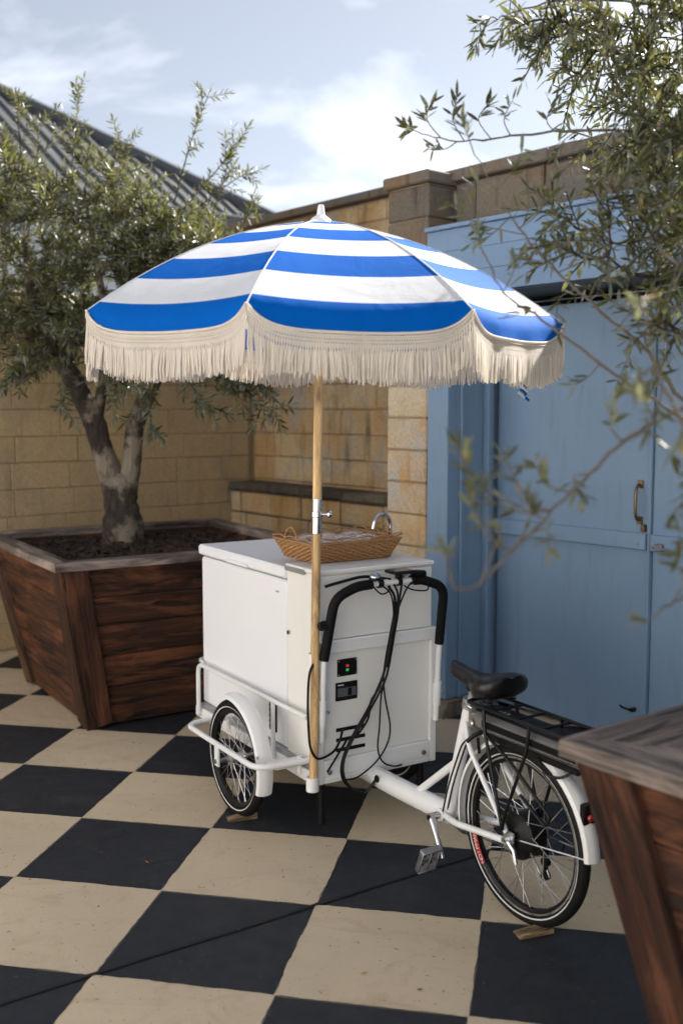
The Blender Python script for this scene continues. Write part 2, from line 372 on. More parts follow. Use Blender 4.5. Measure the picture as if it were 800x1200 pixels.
for k in range(len(P)-1):
    (xa, ya), (xb, yb) = P[k], P[k+1]; wd = .0055+.0025*mnoise.noise(Vector((k*.7, 3, 0)))
    mb.add([(xa+wd, ya-wd, .0085), (xb+wd, yb-wd, .0085), (xb-wd, yb+wd, .0085), (xa-wd, ya+wd, .0085)], [(0, 1, 2, 3)])
mb.build('expansion_joint', 'joint', ground)

# ------------------------------------------------------------------ walls of the yard
G0 = Vector((.804, 3.082, 0)); WA = D(-39); WN_ = D(-129)     # reference point, direction along the blue front, its outward normal
LA = D(51); LN = D(-39)                                         # direction along the left wall (towards the corner) and its normal
def rz_of(d): return math.atan2(d.y, d.x)
def block_wall(root, length, z0, rows, wmin, wmax, material, depth=.05, gap=.008, ch=.006, jit=.004, start=0.0, stagger=True, zfun=None):
    """blocks laid in courses along local +x, faces at local y = 0 looking along -y"""
    z = z0
    for r, h in enumerate(rows):
        x = start-(random.uniform(.1, .9)*wmin if stagger else 0)
        while x < start+length-.02:
            wd = random.uniform(wmin, wmax); xa, xb = max(x, start), min(x+wd, start+length)
            if start+length-xb < .09: xb = start+length
            if xb-xa > .05:
                dy = random.uniform(-jit, jit); q = []
                for (px, pz) in ((xa+gap/2, z+gap/2), (xb-gap/2, z+gap/2), (xb-gap/2, z+h-gap/2), (xa+gap/2, z+h-gap/2)):
                    q.append((px+random.uniform(-jit, jit)*.5, dy+random.uniform(-jit, jit)*.3, pz+random.uniform(-jit, jit)*.5))
                mb = MB(); mb.slab(q, (0, -1, 0), depth, ch*random.uniform(.7, 1.5)); mb.build('block', material, root)
            x = xb if xb-xa > .05 else x+wd
        z += h
# local frames: x along wall, -y towards the yard
def wall_root(name, p, d, **k): return empty(name, p, rz_of(d), **k)
corner = Vector((-1.148, 5.80, 0))
# left wall: runs from far left to the corner; x along LA, outward normal must be -y local: D(51)-90 = D(-39) ok
lw = wall_root('block_wall', corner-LA*5.6, LA, label='plain cream block wall behind the olive tree, below the grey metal roof', cat='wall')
mb = MB(); mb.box(0, 5.9, .012, .22, -.02, 2.60); mb.build('mortar_core', 'mortar', lw)
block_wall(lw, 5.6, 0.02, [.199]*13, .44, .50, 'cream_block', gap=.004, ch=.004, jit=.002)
mb = MB(); mb.box(-.02, 5.85, -.03, .25, 2.612, 2.68, .01); mb.build('coping', 'cream_block', lw)
bw = wall_root('block_wall', corner, WA, label='weathered ochre block wall with a dark ledge, meeting the cream wall', cat='wall')
mb = MB(); mb.box(-.3, 3.5, .062, .30, -.02, 3.36); mb.build('mortar_core', 'mortar', bw)
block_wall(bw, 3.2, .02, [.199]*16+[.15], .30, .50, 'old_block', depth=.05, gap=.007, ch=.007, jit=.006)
for o in bw.children:
    if o.name.startswith('block'): o.location.y = .05
mb = MB()
for k in range(8):
    mb = MB(); mb.slab([(-.3+.47*k+.003, -.01, 3.365), (.17+.47*k-.003, -.01, 3.365), (.17+.47*k-.003, -.012, 3.425), (-.3+.47*k+.003, -.012, 3.425)], (0, -1, 0), .33, .008); mb.build('coping', 'dark_block', bw)
# ledge: a thicker lower course of the wall with a blackened top
lg = wall_root('stone_ledge', corner, WA, label='low projecting stone ledge with blackened top along the ochre wall', cat='ledge')
mb = MB(); mb.box(.0, 2.72, -.19, .045, -.02, 1.12); mb.build('mortar_core', 'mortar_dark', lg)
block_wall(lg, 2.72, .02, [.1835]*6, .34, .5, 'old_block', depth=.05, gap=.010, ch=.010, jit=.006)
for o in lg.children:
    if o.name.startswith('block'): o.location.y = -.20
for k in range(5):
    j = [random.uniform(-.012, .012) for _ in range(6)]; mb = MB(); mb.slab([(.0+.508*k+.004, -.235+j[0], 1.127), (.503+.508*k, -.235+j[1], 1.128), (.503+.508*k, -.222+j[2], 1.197+j[3]*.4), (.0+.508*k+.004, -.225+j[4], 1.195+j[5]*.4)], (0, -1, 0), .27, .016); mb.build('ledge_slab', 'ledge_stone', lg)
# pillar
pr = wall_root('block_pillar', G0+WA*-.478, WA, label='pale limestone block pillar beside the blue jamb, capped above the umbrella', cat='pillar')
mb = MB(); mb.box(.014, .328, .014, 1.15, -.02, 3.12); mb.build('mortar_core', 'mortar', pr)
z = .02
for k in range(16):
    h = .1935; mb = MB(); j = lambda: random.uniform(-.003, .003)
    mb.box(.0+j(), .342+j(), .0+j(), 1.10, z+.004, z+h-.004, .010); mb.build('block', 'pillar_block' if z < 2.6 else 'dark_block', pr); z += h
mb = MB(); mb.box(-.025, .365, -.025, 1.12, 3.122, 3.19, .01); mb.build('cap', 'dark_block', pr)
# parapet above the blue front
pw = wall_root('parapet_wall', G0+WA*-.13-WN_*.21, WA, label='dark stained stone parapet wall above the blue fascia', cat='wall')
mb = MB(); mb.box(.0, 6.5, .03, .30, 2.47, 3.14); mb.build('mortar_core', 'mortar_dark', pw)
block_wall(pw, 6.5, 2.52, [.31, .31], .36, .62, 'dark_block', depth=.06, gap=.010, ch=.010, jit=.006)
for k in range(9):
    mb = MB(); mb.box(.0+.72*k+.003, .72*k+.717, -.04+.006*random.random(), .33, 3.142, 3.205+.004*random.random(), .008); mb.build('coping', 'dark_block', pw)

# unseen house added on the yard's open side to bounce sunlight onto the cart
hs = wall_root('unseen_fill_house', Vector((-4.2, -7.6, 0)), D(-39+180), label='unseen long white house added across the open side to bounce sunlight', cat='house')
hs.location = G0+WN_*8.8+WA*9.5
mb = MB(); mb.box(0, 20, 0, .3, 0, 4.8); mb.build('wall', 'fillhouse', hs)
mb = MB(); mb.box(-.1, 20.1, -.15, .6, 4.802, 4.94, .02); mb.build('eaves', 'white', hs)
for x in (1.4, 4.2, 7.0, 9.8, 12.6):
    mb = MB(); mb.box(x, x+1.1, -.04, -.002, 1.0, 2.5, .01); wf = mb.build('window', 'white', hs)
    for k in (0, 1): mb = MB(); mb.box(x+.08+.5*k, x+.52+.5*k, -.046, -.041, 1.08, 2.42); mb.build('pane', 'lcd', wf)

# ------------------------------------------------------------------ blue front with doors
bf = wall_root('blue_shopfront', G0, WA, label='powder blue timber front with fascia boards over paired doors', cat='building')
mb = MB(); mb.box(-.128, .04, .0, .468, .10, 2.46, .006); mb.build('jamb', 'bluepaint', bf)
mb = MB(); mb.box(.0415, .058, .10, .13, .10, 2.44, .003); mb.build('reveal_batten', 'bluepaint', bf)
mb = MB(); mb.box(.0415, .085, .30, .345, .02, 2.44, .004); mb.build('door_stop', 'bluepaint', bf)
for zz in (.42, 1.12, 1.9):
    mb = MB(); mb.lathe([(0, .004), (.009, .003), (.010, 0)], Matrix.Translation((.0415, .21, zz)) @ Matrix.Rotation(math.pi/2, 4, 'Y'), 10); mb.build('bolt_head', 'bluepaint', bf)
for k in range(3):
    z0 = 2.462+.121*k; mb = MB(); mb.slab([(-.12, -.021, z0), (6.2, -.021, z0), (6.2, -.018, z0+.1205), (-.12, -.018, z0+.1205)], (0, -1, 0), .022, .0015); mb.build('fascia_board', 'bluepaint', bf)
mb = MB(); mb.box(-.12, 6.2, .012, .20, 2.462, 2.80); mb.build('fascia_backing', 'bluepaint', bf)
mb = MB(); mb.box(-.12, 6.2, -.045, .205, 2.826, 2.85, .003); mb.build('flashing', 'bluepaint', bf)
mb = MB(); mb.box(.045, 6.2, .0125, .60, 2.455, 2.4605); mb.build('soffit', 'roofcap', bf)
mb = MB(); mb.box(.042, 6.2, .47, .60, .0, 2.4545); mb.build('backing_wall', 'dark', bf)
mb = MB(); mb.box(.06, 6.0, .36, .372, 2.418, 2.428, .002); mb.build('door_track', 'chrome', bf)
mb = MB(); mb.box(3.62, 6.2, .36, .465, .1, 2.44, .004); mb.build('side_panel', 'bluepaint', bf)
def door(x0, x1, hinge):
    r = empty('door', (x0, .40, 0), 0); r.parent = bf
    wd = x1-x0
    mb = MB(); mb.box(0, wd, .012, .05, .03, 1.078, .004); mb.build('lower_panel', 'bluepaint', r)
    mb = MB(); mb.box(0, wd, .004, .05, 1.081, 2.40, .004); mb.build('upper_panel', 'bluepaint', r)
    mb = MB(); mb.box(.004, wd-.004, -.022, .0035, 1.074, 1.162, .004); rl = mb.build('mid_rail', 'bluepaint', r)
    for xx in (.05, wd-.05):
        mb = MB(); mb.lathe([(0, .004), (.007, .003), (.008, 0)], Matrix.Translation((xx, -.0225, 1.105)) @ Matrix.Rotation(math.pi/2, 4, 'X'), 10); mb.build('screw', 'steel', rl)
    return r
d1 = door(.066, 1.127, 0); d2 = door(1.148, 2.21, 1); d3 = door(2.23, 3.6, 1)
mb = MB(); mb.box(1.129, 1.146, .385, .42, .03, 2.40, .003); mb.build('cover_strip', 'bluepaint', bf)
mb = MB(); mb.tube(smooth_path([(0, 0, -.095), (0, -.03, -.085), (0, -.042, -.04), (0, -.042, .04), (0, -.03, .085), (0, 0, .095)], 5), .0085, 8)
mb.box(-.017, .017, -.008, .004, -.115, -.075, .002); mb.box(-.017, .017, -.008, .004, .075, .115, .002); mb.build('pull_handle', 'brass', d1, True, loc=(1.005, .002, 1.325))
mb = MB(); mb.box(-.014, .014, -.02, .004, -.02, .02, .003); mb.lathe([(0, .022), (.008, .02), (.008, 0)], Matrix.Rotation(math.pi/2, 4, 'X'), 10); mb.build('latch', 'brass', d1, True, loc=(1.035, .002, 1.19))
mb = MB(); mb.tube([(0, -.03, 0), (-.05, -.03, .004), (-.07, -.028, .012)], .006, 8); mb.box(-.01, .01, -.03, .01, -.01, .01, .002); mb.build('foot_bolt', 'black', d1, loc=(1.0, .004, .20))
mb = MB(); mb.tube([(0, -.02, 0), (0, -.02, .26)], .006, 8)
for k in range(5): mb.box(-.014, .014, -.03, .004, .02+.05*k, .03+.05*k, .002)
mb.build('slide_bolt', 'steel', d2, loc=(.06, .004, 2.08))
mb = MB(); mb.tube([(0, -.02, 0), (.12, -.02, -.01)], .006, 8); mb.box(.02, .06, -.025, .004, -.02, .02, .003); mb.build('hasp', 'steel', d2, loc=(.03, -.022, 1.10))
ft = wall_root('stone_footing', G0, WA, label='rough stone footing under the blue jamb beside the bicycle', cat='footing')
mb = MB()
n = 14
for i in range(n):
    xa, xb = -.42+.036*i*1.0, -.42+.036*(i+1)
    za = .092+.008*mnoise.noise(Vector((xa*9, 0, 0))); zb = .092+.008*mnoise.noise(Vector((xb*9, 0, 0)))
    ya = -.05+.03*mnoise.noise(Vector((xa*6, 1, 0))); yb = -.05+.03*mnoise.noise(Vector((xb*6, 1, 0)))
    mb.add([(xa, ya-.02, 0), (xb, yb-.02, 0), (xb, yb, zb*.6), (xa, ya, za*.6), (xb, yb+.03, zb), (xa, ya+.03, za), (xb, .42, zb), (xa, .42, za)], [(0, 1, 2, 3), (3, 2, 4, 5), (5, 4, 6, 7)])
mb.add([(.084, -.07, 0), (.084, .42, 0), (.084, .42, .09), (.084, -.02, .09), (.084, -.05, .05)], [(0, 1, 2, 3, 4)])
mb.build('stone', 'stonefoot', ft, 'all')

# ------------------------------------------------------------------ building with the metal roof beyond the left wall
cor = at(322, 260, 12.2); EZ = cor.z
rb = wall_root('metal_roof_building', Vector((cor.x, cor.y, 0)), LA, label='building with a ribbed grey metal hip roof behind the olive tree', cat='building')
# local: x along LA, -x to the left; +y = D(141) up the slope
PT = .66; RL = 11.0; RUN = 4.6
mb = MB(); mb.box(-14, -.35, .35, 8, 0, EZ-.06); mb.build('wall', 'render', rb)
mb = MB(); mb.add([(-14, 0, EZ), (0, 0, EZ), (-RUN, RUN, EZ+RUN*PT), (-14, RUN, EZ+RUN*PT), (-RUN, 2*RUN, EZ), (0, 2*RUN, EZ), (-14, 2*RUN, EZ)], [(0, 1, 2, 3), (1, 5, 2), (3, 2, 5, 6)])
rf = mb.build('roof', 'roof', rb)
x = -.12; sl = math.hypot(1, PT); nrm = Vector((0, -PT, 1)).normalized()
while x > -9.5:
    L = min(-x, RUN)-.03; mb = MB()
    a = Vector((0, 0, 0)); b = Vector((0, L, L*PT))
    for s0 in (a,):
        w2, hh = .022, .032
        mb.add([a+Vector((-w2*1.7, 0, .002)), a+Vector((w2*1.7, 0, .002)), a+Vector((w2, 0, 0))+nrm*hh, a+Vector((-w2, 0, 0))+nrm*hh, b+Vector((-w2*1.7, 0, .002)), b+Vector((w2*1.7, 0, .002)), b+Vector((w2, 0, 0))+nrm*hh, b+Vector((-w2, 0, 0))+nrm*hh],
               [(0, 1, 2, 3), (1, 5, 6, 2), (2, 6, 7, 3), (0, 3, 7, 4), (4, 7, 6, 5)])
    mb.build('rib', 'roof', rf, loc=(x, 0, EZ)); x -= .19
mb = MB(); mb.tube([(0, 0, EZ+.03), (-RUN, RUN, EZ+RUN*PT+.05)], .085, 8); mb.tube([(-RUN, RUN, EZ+RUN*PT+.05), (-14, RUN, EZ+RUN*PT+.05)], .085, 8); mb.build('ridge_cap', 'roofcap', rf)
mb = MB(); mb.box(-14, .06, -.12, -.005, EZ-.13, EZ-.01, .01); mb.build('gutter', 'roofcap', rb)

# ------------------------------------------------------------------ planters
def planter(loc, rz, label, b=.635, t=.83, H=.955):
    r = empty('planter_box', loc, rz, label=label, cat='planter', group='timber planter boxes')
    def dd(z): return b+(t-b)*z/H
    for k in range(4):
        rot = (0, 0, k*math.pi/2)
        n = Vector((0, -1, -(t-b)/H)).normalized()
        zs = [0.015]; 
        hs = [random.uniform(.8, 1.2) for _ in range(5)]; tot = sum(hs)
        for h in hs: zs.append(zs[-1]+h/tot*(H-.02))
        for i in range(5):
            z0, z1 = zs[i]+.002, zs[i+1]-.002; off = random.uniform(.0, .009); q = []
            for (sx, z) in ((-1, z0), (1, z0), (1, z1), (-1, z1)):
                q.append((sx*(dd(z)-.04), -(dd(z)-.032)-off, z+random.uniform(-.001, .001)))
            mb = MB(); mb.slab(q, n, .035, .005); mb.build('plank', 'plank', r, rot=rot)
        for sx, wd, o2 in ((-1, .155, 0.0), (1, .13, .0025)):
            # corner board along the slanted edge: grain runs along local x of its own object
            A_ = Vector((sx*(dd(0)+(.0 if sx < 0 else -.034)), -dd(0), .0)); B_ = Vector((sx*(dd(H)+(.0 if sx < 0 else -.034)), -dd(H), H))
            ax = (B_-A_).normalized(); L = (B_-A_).length; yv = (-n).cross(ax); 
            mtx = Matrix((ax, yv, -n)).transposed().to_4x4(); 
            # local: x along edge, y across, z inward
            sgn = 1 if yv.x*sx < 0 else -1
            mb = MB(); mb.box(0, L, 0 if sgn > 0 else -wd, wd if sgn > 0 else 0, .0 , .034-o2, .005)
            o = mb.build('corner_board', 'post', r); o.matrix_local = Matrix.Rotation(k*math.pi/2, 4, 'Z') @ Matrix.Translation(A_) @ mtx
        ro = t+.028; ri = ro-.112; mb = MB()
        zz = H+.001+.0
        q = [(-ro, -ro, zz+.045), (ro, -ro, zz+.045), (ri, -ri, zz+.045), (-ri, -ri, zz+.045)]
        q = [(a+random.uniform(-.002, .002)*0 + (.0015 if a < 0 else -.0015), bb, c) for a, bb, c in q]
        mb.slab(q, (0, 0, 1), .045, .005); mb.build('rim_board', 'rim', r, rot=rot)
    mb = MB(); ri = t-.088; m_ = b-.06
    V = [(-ri, -ri, H), (ri, -ri, H), (ri, ri, H), (-ri, ri, H)]; q = ri-.06; V += [(-q, -q, H-.2), (q, -q, H-.2), (q, q, H-.2), (-q, q, H-.2)]
    mb.add(V, [(0, 4, 5, 1), (1, 5, 6, 2), (2, 6, 7, 3), (3, 7, 4, 0)]); mb.build('liner', 'plank', r)
    return r
def mulch(root, zc, half, label):
    mb = MB(); N = 26
    V = [((-half+2*half*i/N), (-half+2*half*j/N), zc+.02*mnoise.noise(Vector((i*.5, j*.5, zc*7+root.location.x)))) for j in range(N+1) for i in range(N+1)]
    mb.add(V, [(j*(N+1)+i, j*(N+1)+i+1, (j+1)*(N+1)+i+1, (j+1)*(N+1)+i) for j in range(N) for i in range(N)])
    for _ in range(1900):
        x, y = random.uniform(-half+.02, half-.02), random.uniform(-half+.02, half-.02); a = random.random()*6.28; l = random.uniform(.012, .035); ww = random.uniform(.005, .013); z = zc+random.uniform(.0, .03)
        d = Vector((math.cos(a), math.sin(a), random.uniform(-.5, .5)))*l; e = Vector((-math.sin(a), math.cos(a), random.uniform(-.5, .5)))*ww; c = Vector((x, y, z)); u = Vector((0, 0, .004))
        mb.add([c-d-e, c+d-e*.6, c+d+e, c-d+e*.7, c+u*2], [(0, 1, 4), (1, 2, 4), (2, 3, 4), (3, 0, 4)])
    o = mb.build('bark_mulch', 'mulch'); o.location = (root.location.x, root.location.y, 0); o.rotation_euler = root.rotation_euler
    return tag(o, label, 'mulch', kind='stuff')
PC1 = Vector((-1.125, 2.059, 0))+D(88)*1.213
pl1 = planter(PC1, R_(43), 'tapered reclaimed timber planter box holding the olive tree by cream wall')
mulch(pl1, .915, .70, 'dark bark mulch around the olive trunk by the cream wall')
PC2 = Vector((1.44, -.39, 0))+D(3)*1.213
random.seed(23)
pl2 = planter(PC2, R_(48), 'tapered reclaimed timber planter box crowding the bicycle rear wheel')
for k in range(4):
    ri, rj = .745, .52; mb = MB(); zz = .993
    mb.slab([(-ri+.002, -ri, zz), (ri-.002, -ri, zz), (rj-.002, -rj, zz), (-rj+.002, -rj, zz)], (0, 0, 1), .04, .004); mb.build('inner_board', 'rim', pl2, rot=(0, 0, k*math.pi/2))
mulch(pl2, .90, .70, 'dark bark mulch in the planter next to the bicycle')

# ------------------------------------------------------------------ umbrella
exec_umb = True
CA = Vector((.465, 1.19, 0)); PV, QV = D(133), D(43)
ub = CA+PV*-.03+QV*-.03
rgt = RGT; fwh = Vector((FWD.x, FWD.y, 0)).normalized()
uax = (Vector((0, 0, 1))+rgt*.0156+fwh*-.0138).normalized()
e1 = (rgt-uax*rgt.dot(uax)).normalized(); e2 = uax.cross(e1)
um = empty('umbrella', ub, label='blue and white striped umbrella with cream fringe on a wooden pole', cat='umbrella')
UM = Matrix((e1, e2, uax)).transposed().to_4x4(); um.matrix_world = Matrix.Translation(ub) @ UM
UR, UZ, URISE, UPH = .944, 2.157, .395, R_(-12.48-90)
TB = [0.03, .10, .215, .36, .51, .66, .81, .955, 1.0]      # band limits from crown to hem
def uz(t): return UZ+URISE*(1-.30*t-.70*t**2.1)
def upt(k, s, t):
    a0, a1 = UPH+R_(45)*k, UPH+R_(45)*(k+1)
    r = UR*t; p0 = Vector((r*math.cos(a0), r*math.sin(a0), uz(t))); p1 = Vector((r*math.cos(a1), r*math.sin(a1), uz(t)))
    p = p0.lerp(p1, s); sag = 4*s*(1-s)
    out_ = Vector((p.x, p.y, 0)).normalized() if t > 1e-4 else Vector()
    return p+Vector((0, 0, -.020*sag*t*t))-out_*(.012*sag*t)
def drop(s): return .064*(1-abs(2*s-1)**7)
random.seed(3)
for k in range(8):
    mb = MB(); NS = 18; rows = []; bands = []
    tl = []
    for i in range(len(TB)-1):
        nsub = 3 if i < len(TB)-2 else 1
        for q in range(nsub): tl.append((lerp(TB[i], TB[i+1], q/nsub), i))
    tl.append((1.0, None))
    V = []
    for t, _ in tl:
        for q in range(NS+1): V.append(upt(k, q/NS, t))
    for q in range(NS+1):
        s = q/NS; p = upt(k, s, 1.0); o_ = Vector((p.x, p.y, 0)).normalized(); V.append(p+Vector((0, 0, -drop(s)*.5))+o_*.012*math.sin(s*math.pi))
    for q in range(NS+1):
        s = q/NS; p = upt(k, s, 1.0); o_ = Vector((p.x, p.y, 0)).normalized(); V.append(p+Vector((0, 0, -drop(s)))+o_*(.016*math.sin(s*math.pi)+.004*math.sin(s*19+k)))
    F = []; MI = []
    nr = len(tl)
    nb = len(TB)-2
    for r in range(nr+1):
        if r < nr-1: band = tl[r][1]
        else: band = nb
        col = 0 if (nb-band) % 2 == 0 else 1
        for q in range(NS):
            a = r*(NS+1)+q; mb.add([V[a], V[a+NS+1], V[a+NS+2], V[a+1]], [(0, 1, 2, 3)], col)
    # weld
    me = bpy.data.meshes.new('canopy_panel')
    vm = {}; nv = []; nf = []
    for f in mb.f:
        g = []
        for i in f:
            key = tuple(round(c, 6) for c in mb.v[i])
            if key not in vm: vm[key] = len(nv); nv.append(mb.v[i])
            g.append(vm[key])
        nf.append(g)
    me.from_pydata(nv, [], nf); me.materials.append(M['blue_cloth']); me.materials.append(M['white_cloth'])
    me.polygons.foreach_set('material_index', mb.mi); me.polygons.foreach_set('use_smooth', [True]*len(nf)); me.update()
    pan = link('canopy_panel', me, um)
    # fringe of this panel: a knotted header and hanging cords
    fb = MB(); NC = 175
    def hem(s, out_=0.0, dz=0.0):
        p = upt(k, s, 1.0); o_ = Vector((p.x, p.y, 0)).normalized()
        return p+Vector((0, 0, -drop(s)+dz))+o_*(.016*math.sin(s*math.pi)+.004*math.sin(s*19+k)+.004+out_)
    fb.tube([hem(i/50, .002, -.002) for i in range(51)], .0045, 5); fb.tube([hem(i/50, .002, -.013) for i in range(51)], .0030, 5)
    ph = random.random()*9
    for c in range(NC):
        s = (c+.5)/NC; a = hem(s); sw = .008*math.sin(s*14+ph)+random.uniform(-.004, .004); o2 = random.uniform(-.004, .007)
        tdir = (hem(min(1, s+.01))-hem(max(0, s-.01))); tdir.z = 0; tdir.normalize(); od = Vector((a.x, a.y, 0)).normalized()
        L = .150+random.uniform(-.012, .012)+.008*math.sin(s*9+ph)+(.066-drop(s))*.45
        sg = .0045 if c % 2 else -.0045
        pts = [a, a+tdir*sg+Vector((0, 0, -.018)), a-tdir*sg+Vector((0, 0, -.042)), a+od*o2*.5+tdir*sw*.3+Vector((0, 0, -.07)), a+od*o2+tdir*(sw*.7+random.uniform(-.003, .003))+Vector((0, 0, -.07-(L-.07)*.5)), a+od*o2*1.2+tdir*(sw+random.uniform(-.004, .004))+Vector((0, 0, -L))]
        fb.tube(pts, [.0028, .0028, .0028, .0034, .0034, .0026], 4, caps=False)
    fo = fb.build('fringe', 'fringe', pan, 'all'); tag(fo, kind='stuff')
    # seam cord over the rib and the rib below
    mb = MB(); mb.tube([upt(k, 0, t/12)+Vector((0, 0, .0015)) for t in range(1, 13)], .0026, 6); mb.build('seam', 'white_cloth', pan, True)
    mb = MB(); mb.tube([upt(k, 0, t/12)+Vector((0, 0, -.012)) for t in range(0, 13)], .005, 6); mb.build('rib', 'white', um, True)
    mb = MB(); q = upt(k, 0, .52); mb.tube([Vector((q.x*.05, q.y*.05, UZ+.10)), q+Vector((0, 0, -.014))], .004, 6); mb.build('stretcher', 'white', um, True)
mb = MB(); mb.lathe([(0, .062), (.010, .060), (.013, .05), (.017, .02), (.034, .008), (.046, -.004), (.05, -.014)], Matrix.Translation((0, 0, UZ+URISE+.004)), 20); mb.build('finial', 'white', um, True)
mb = MB(); mb.lathe([(.018, 0), (.03, .005), (.03, .04), (.018, .05)], Matrix.Translation((0, 0, UZ+.08)), 16); mb.build('runner_hub', 'white', um, True)
mb = MB(); mb.lathe([(0, .262), (.0175, .262), (.0185, .27), (.0185, 1.33), (.0, 1.332)], None, 20); mb.build('lower_pole', 'pole', um, True)
mb = MB(); mb.lathe([(0, 1.42), (.0185, 1.42), (.0185, 2.5), (.0, 2.5)], None, 20); mb.build('upper_pole', 'pole', um, True)
mb = MB(); mb.lathe([(.0205, 1.315), (.0205, 1.455)], None, 20); mb.lathe([(.0205, 1.38), (.024, 1.383), (.024, 1.402), (.0205, 1.405)], None, 20); cl = mb.build('pole_coupling', 'chrome', um, True)
mb = MB(); mt = Matrix.Translation((.02, -.004, 1.393)) @ Matrix.Rotation(math.pi/2, 4, 'Y'); mb.lathe([(.006, 0), (.006, .02), (.016, .022), (.021, .03), (.016, .04), (0, .042)], mt, 14); mb.build('wing_screw', 'chrome', cl, True)
# tie strap under the right edge
mb = MB(); q = upt(2, .05, .97)
tp = at(614, 452, 4.2); tl_ = UM.inverted() @ (tp-ub)
for k in range(5):
    c = Vector((tl_.x+random.uniform(-.012, .012), tl_.y+random.uniform(-.01, .01), tl_.z-.012*k)); mb.tube([c+Vector((-.014, 0, .01)), c, c+Vector((.012, .004, -.012))], .0055, 6, mi=k % 2)
mb.tube([Vector((tl_.x, tl_.y, tl_.z+.14)), Vector((tl_.x, tl_.y, tl_.z))], .002, 5); mb.build('tie_strap', ['blue_cloth', 'white_cloth'], um, True)

# ------------------------------------------------------------------ cargo tricycle (local: p forward, q to the rider's right, z up)
tk = empty('cargo_tricycle', CA, R_(133), label='white electric cargo tricycle with freezer box in front of the saddle', cat='tricycle')
def L3(p, q, z): return Vector((p, -q, z))
def bx(mb, p0, p1, q0, q1, z0, z1, c=.004, mi=0): mb.box(p0, p1, -q1, -q0, z0, z1, c, mi)
def one(name, m, fn, parent=tk, smooth=True):
    mb = MB(); fn(mb); return mb.build(name, m, parent, smooth)
def tubeL(name, m, pts, r, parent=tk, n=10, sub=0):
    P = [L3(*p) for p in pts]
    if sub:
        if isinstance(r, list): r = [lerp(r[min(int(i/sub), len(r)-2)], r[min(int(i/sub), len(r)-2)+1], min(1, i/sub-min(int(i/sub), len(r)-2))) for i in range((len(P)-1)*sub+1)]
        P = smooth_path(P, sub)
    mb = MB(); mb.tube(P, r, n); return mb.build(name, m, parent, True)
def rounded(pts, r=.04, k=5):
    pts = [Vector(p) for p in pts]; o = [pts[0]]
    for i in range(1, len(pts)-1):
        a, b, c = pts[i-1], pts[i], pts[i+1]; d0 = (a-b); d1 = (c-b); rr = min(r, d0.length*.45, d1.length*.45)
        s, e = b+d0.normalized()*rr, b+d1.normalized()*rr
        for j in range(k+1):
            t = j/k; o.append(s*(1-t)**2+b*2*t*(1-t)+e*t*t)
    o.append(pts[-1]); return o
def rail(name, m, pts, r, parent=tk, rr=.04, n=10):
    mb = MB(); mb.tube(rounded([L3(*p) for p in pts], rr), r, n); return mb.build(name, m, parent, True)
# freezer
fz = one('freezer_box', 'freezer', lambda m: bx(m, .272, 1.17, .02, .60, .312, 1.068, .008))
lid = one('lid', 'freezer', lambda m: (bx(m, .270, 1.188, .008, .612, 1.078, 1.130, .010)), fz)
one('lid_gasket', 'greytrim', lambda m: bx(m, .285, 1.165, .03, .59, 1.066, 1.08, 0), fz, False)
one('lid_handle', 'freezer', lambda m: bx(m, .62, .84, -.004, .009, 1.082, 1.100, .003), lid)
def fvent(m):
    bx(m, .370, .432, .012, .0215, .36, .50, .002)
one('side_vent', 'black', fvent, fz)
for k in range(5): one('vent_slat', 'dark', lambda m: bx(m, .378, .424, .007, .013, .375+.025*k, .385+.025*k, .001), fz, False)
one('maker_badge', 'greytrim', lambda m: bx(m, .345, .372, .0175, .0205, 1.005, 1.012, 0), fz, False)
# rear cabinet
cb = one('rear_cabinet', 'panel', lambda m: bx(m, .004, .268, .018, .602, .27, 1.128, .004))
one('worktop', 'panel', lambda m: bx(m, -.012, .268, .010, .61, 1.130, 1.148, .004), cb)
one('worktop_edge', 'greytrim', lambda m: bx(m, .10, .267, .006, .0095, 1.118, 1.140, 0), cb, False)
one('rear_panel_upper', 'panel', lambda m: bx(m, -.008, .003, .022, .598, .852, 1.122, .002), cb)
one('rear_panel_lower', 'panel', lambda m: bx(m, -.004, .003, .034, .586, .335, .795, .002), cb)
def lock(m):
    mt = Matrix.Translation(L3(.246, .018, .845)) @ Matrix.Rotation(-math.pi/2, 4, 'X')
    m.lathe([(0, -.010), (.009, -.010), (.011, -.006), (.011, 0)], mt, 14)
def lock2(m):
    mt = Matrix.Translation(L3(.246, .018, .845)) @ Matrix.Rotation(math.pi/2, 4, 'X')
    m.lathe([(.011, 0), (.011, .006), (.009, .010), (0, .010)], Matrix.Translation(L3(.246, .018, .845)) @ Matrix.Rotation(-math.pi/2, 4, 'X'), 14)
one('lock', 'chrome', lock2, cb)
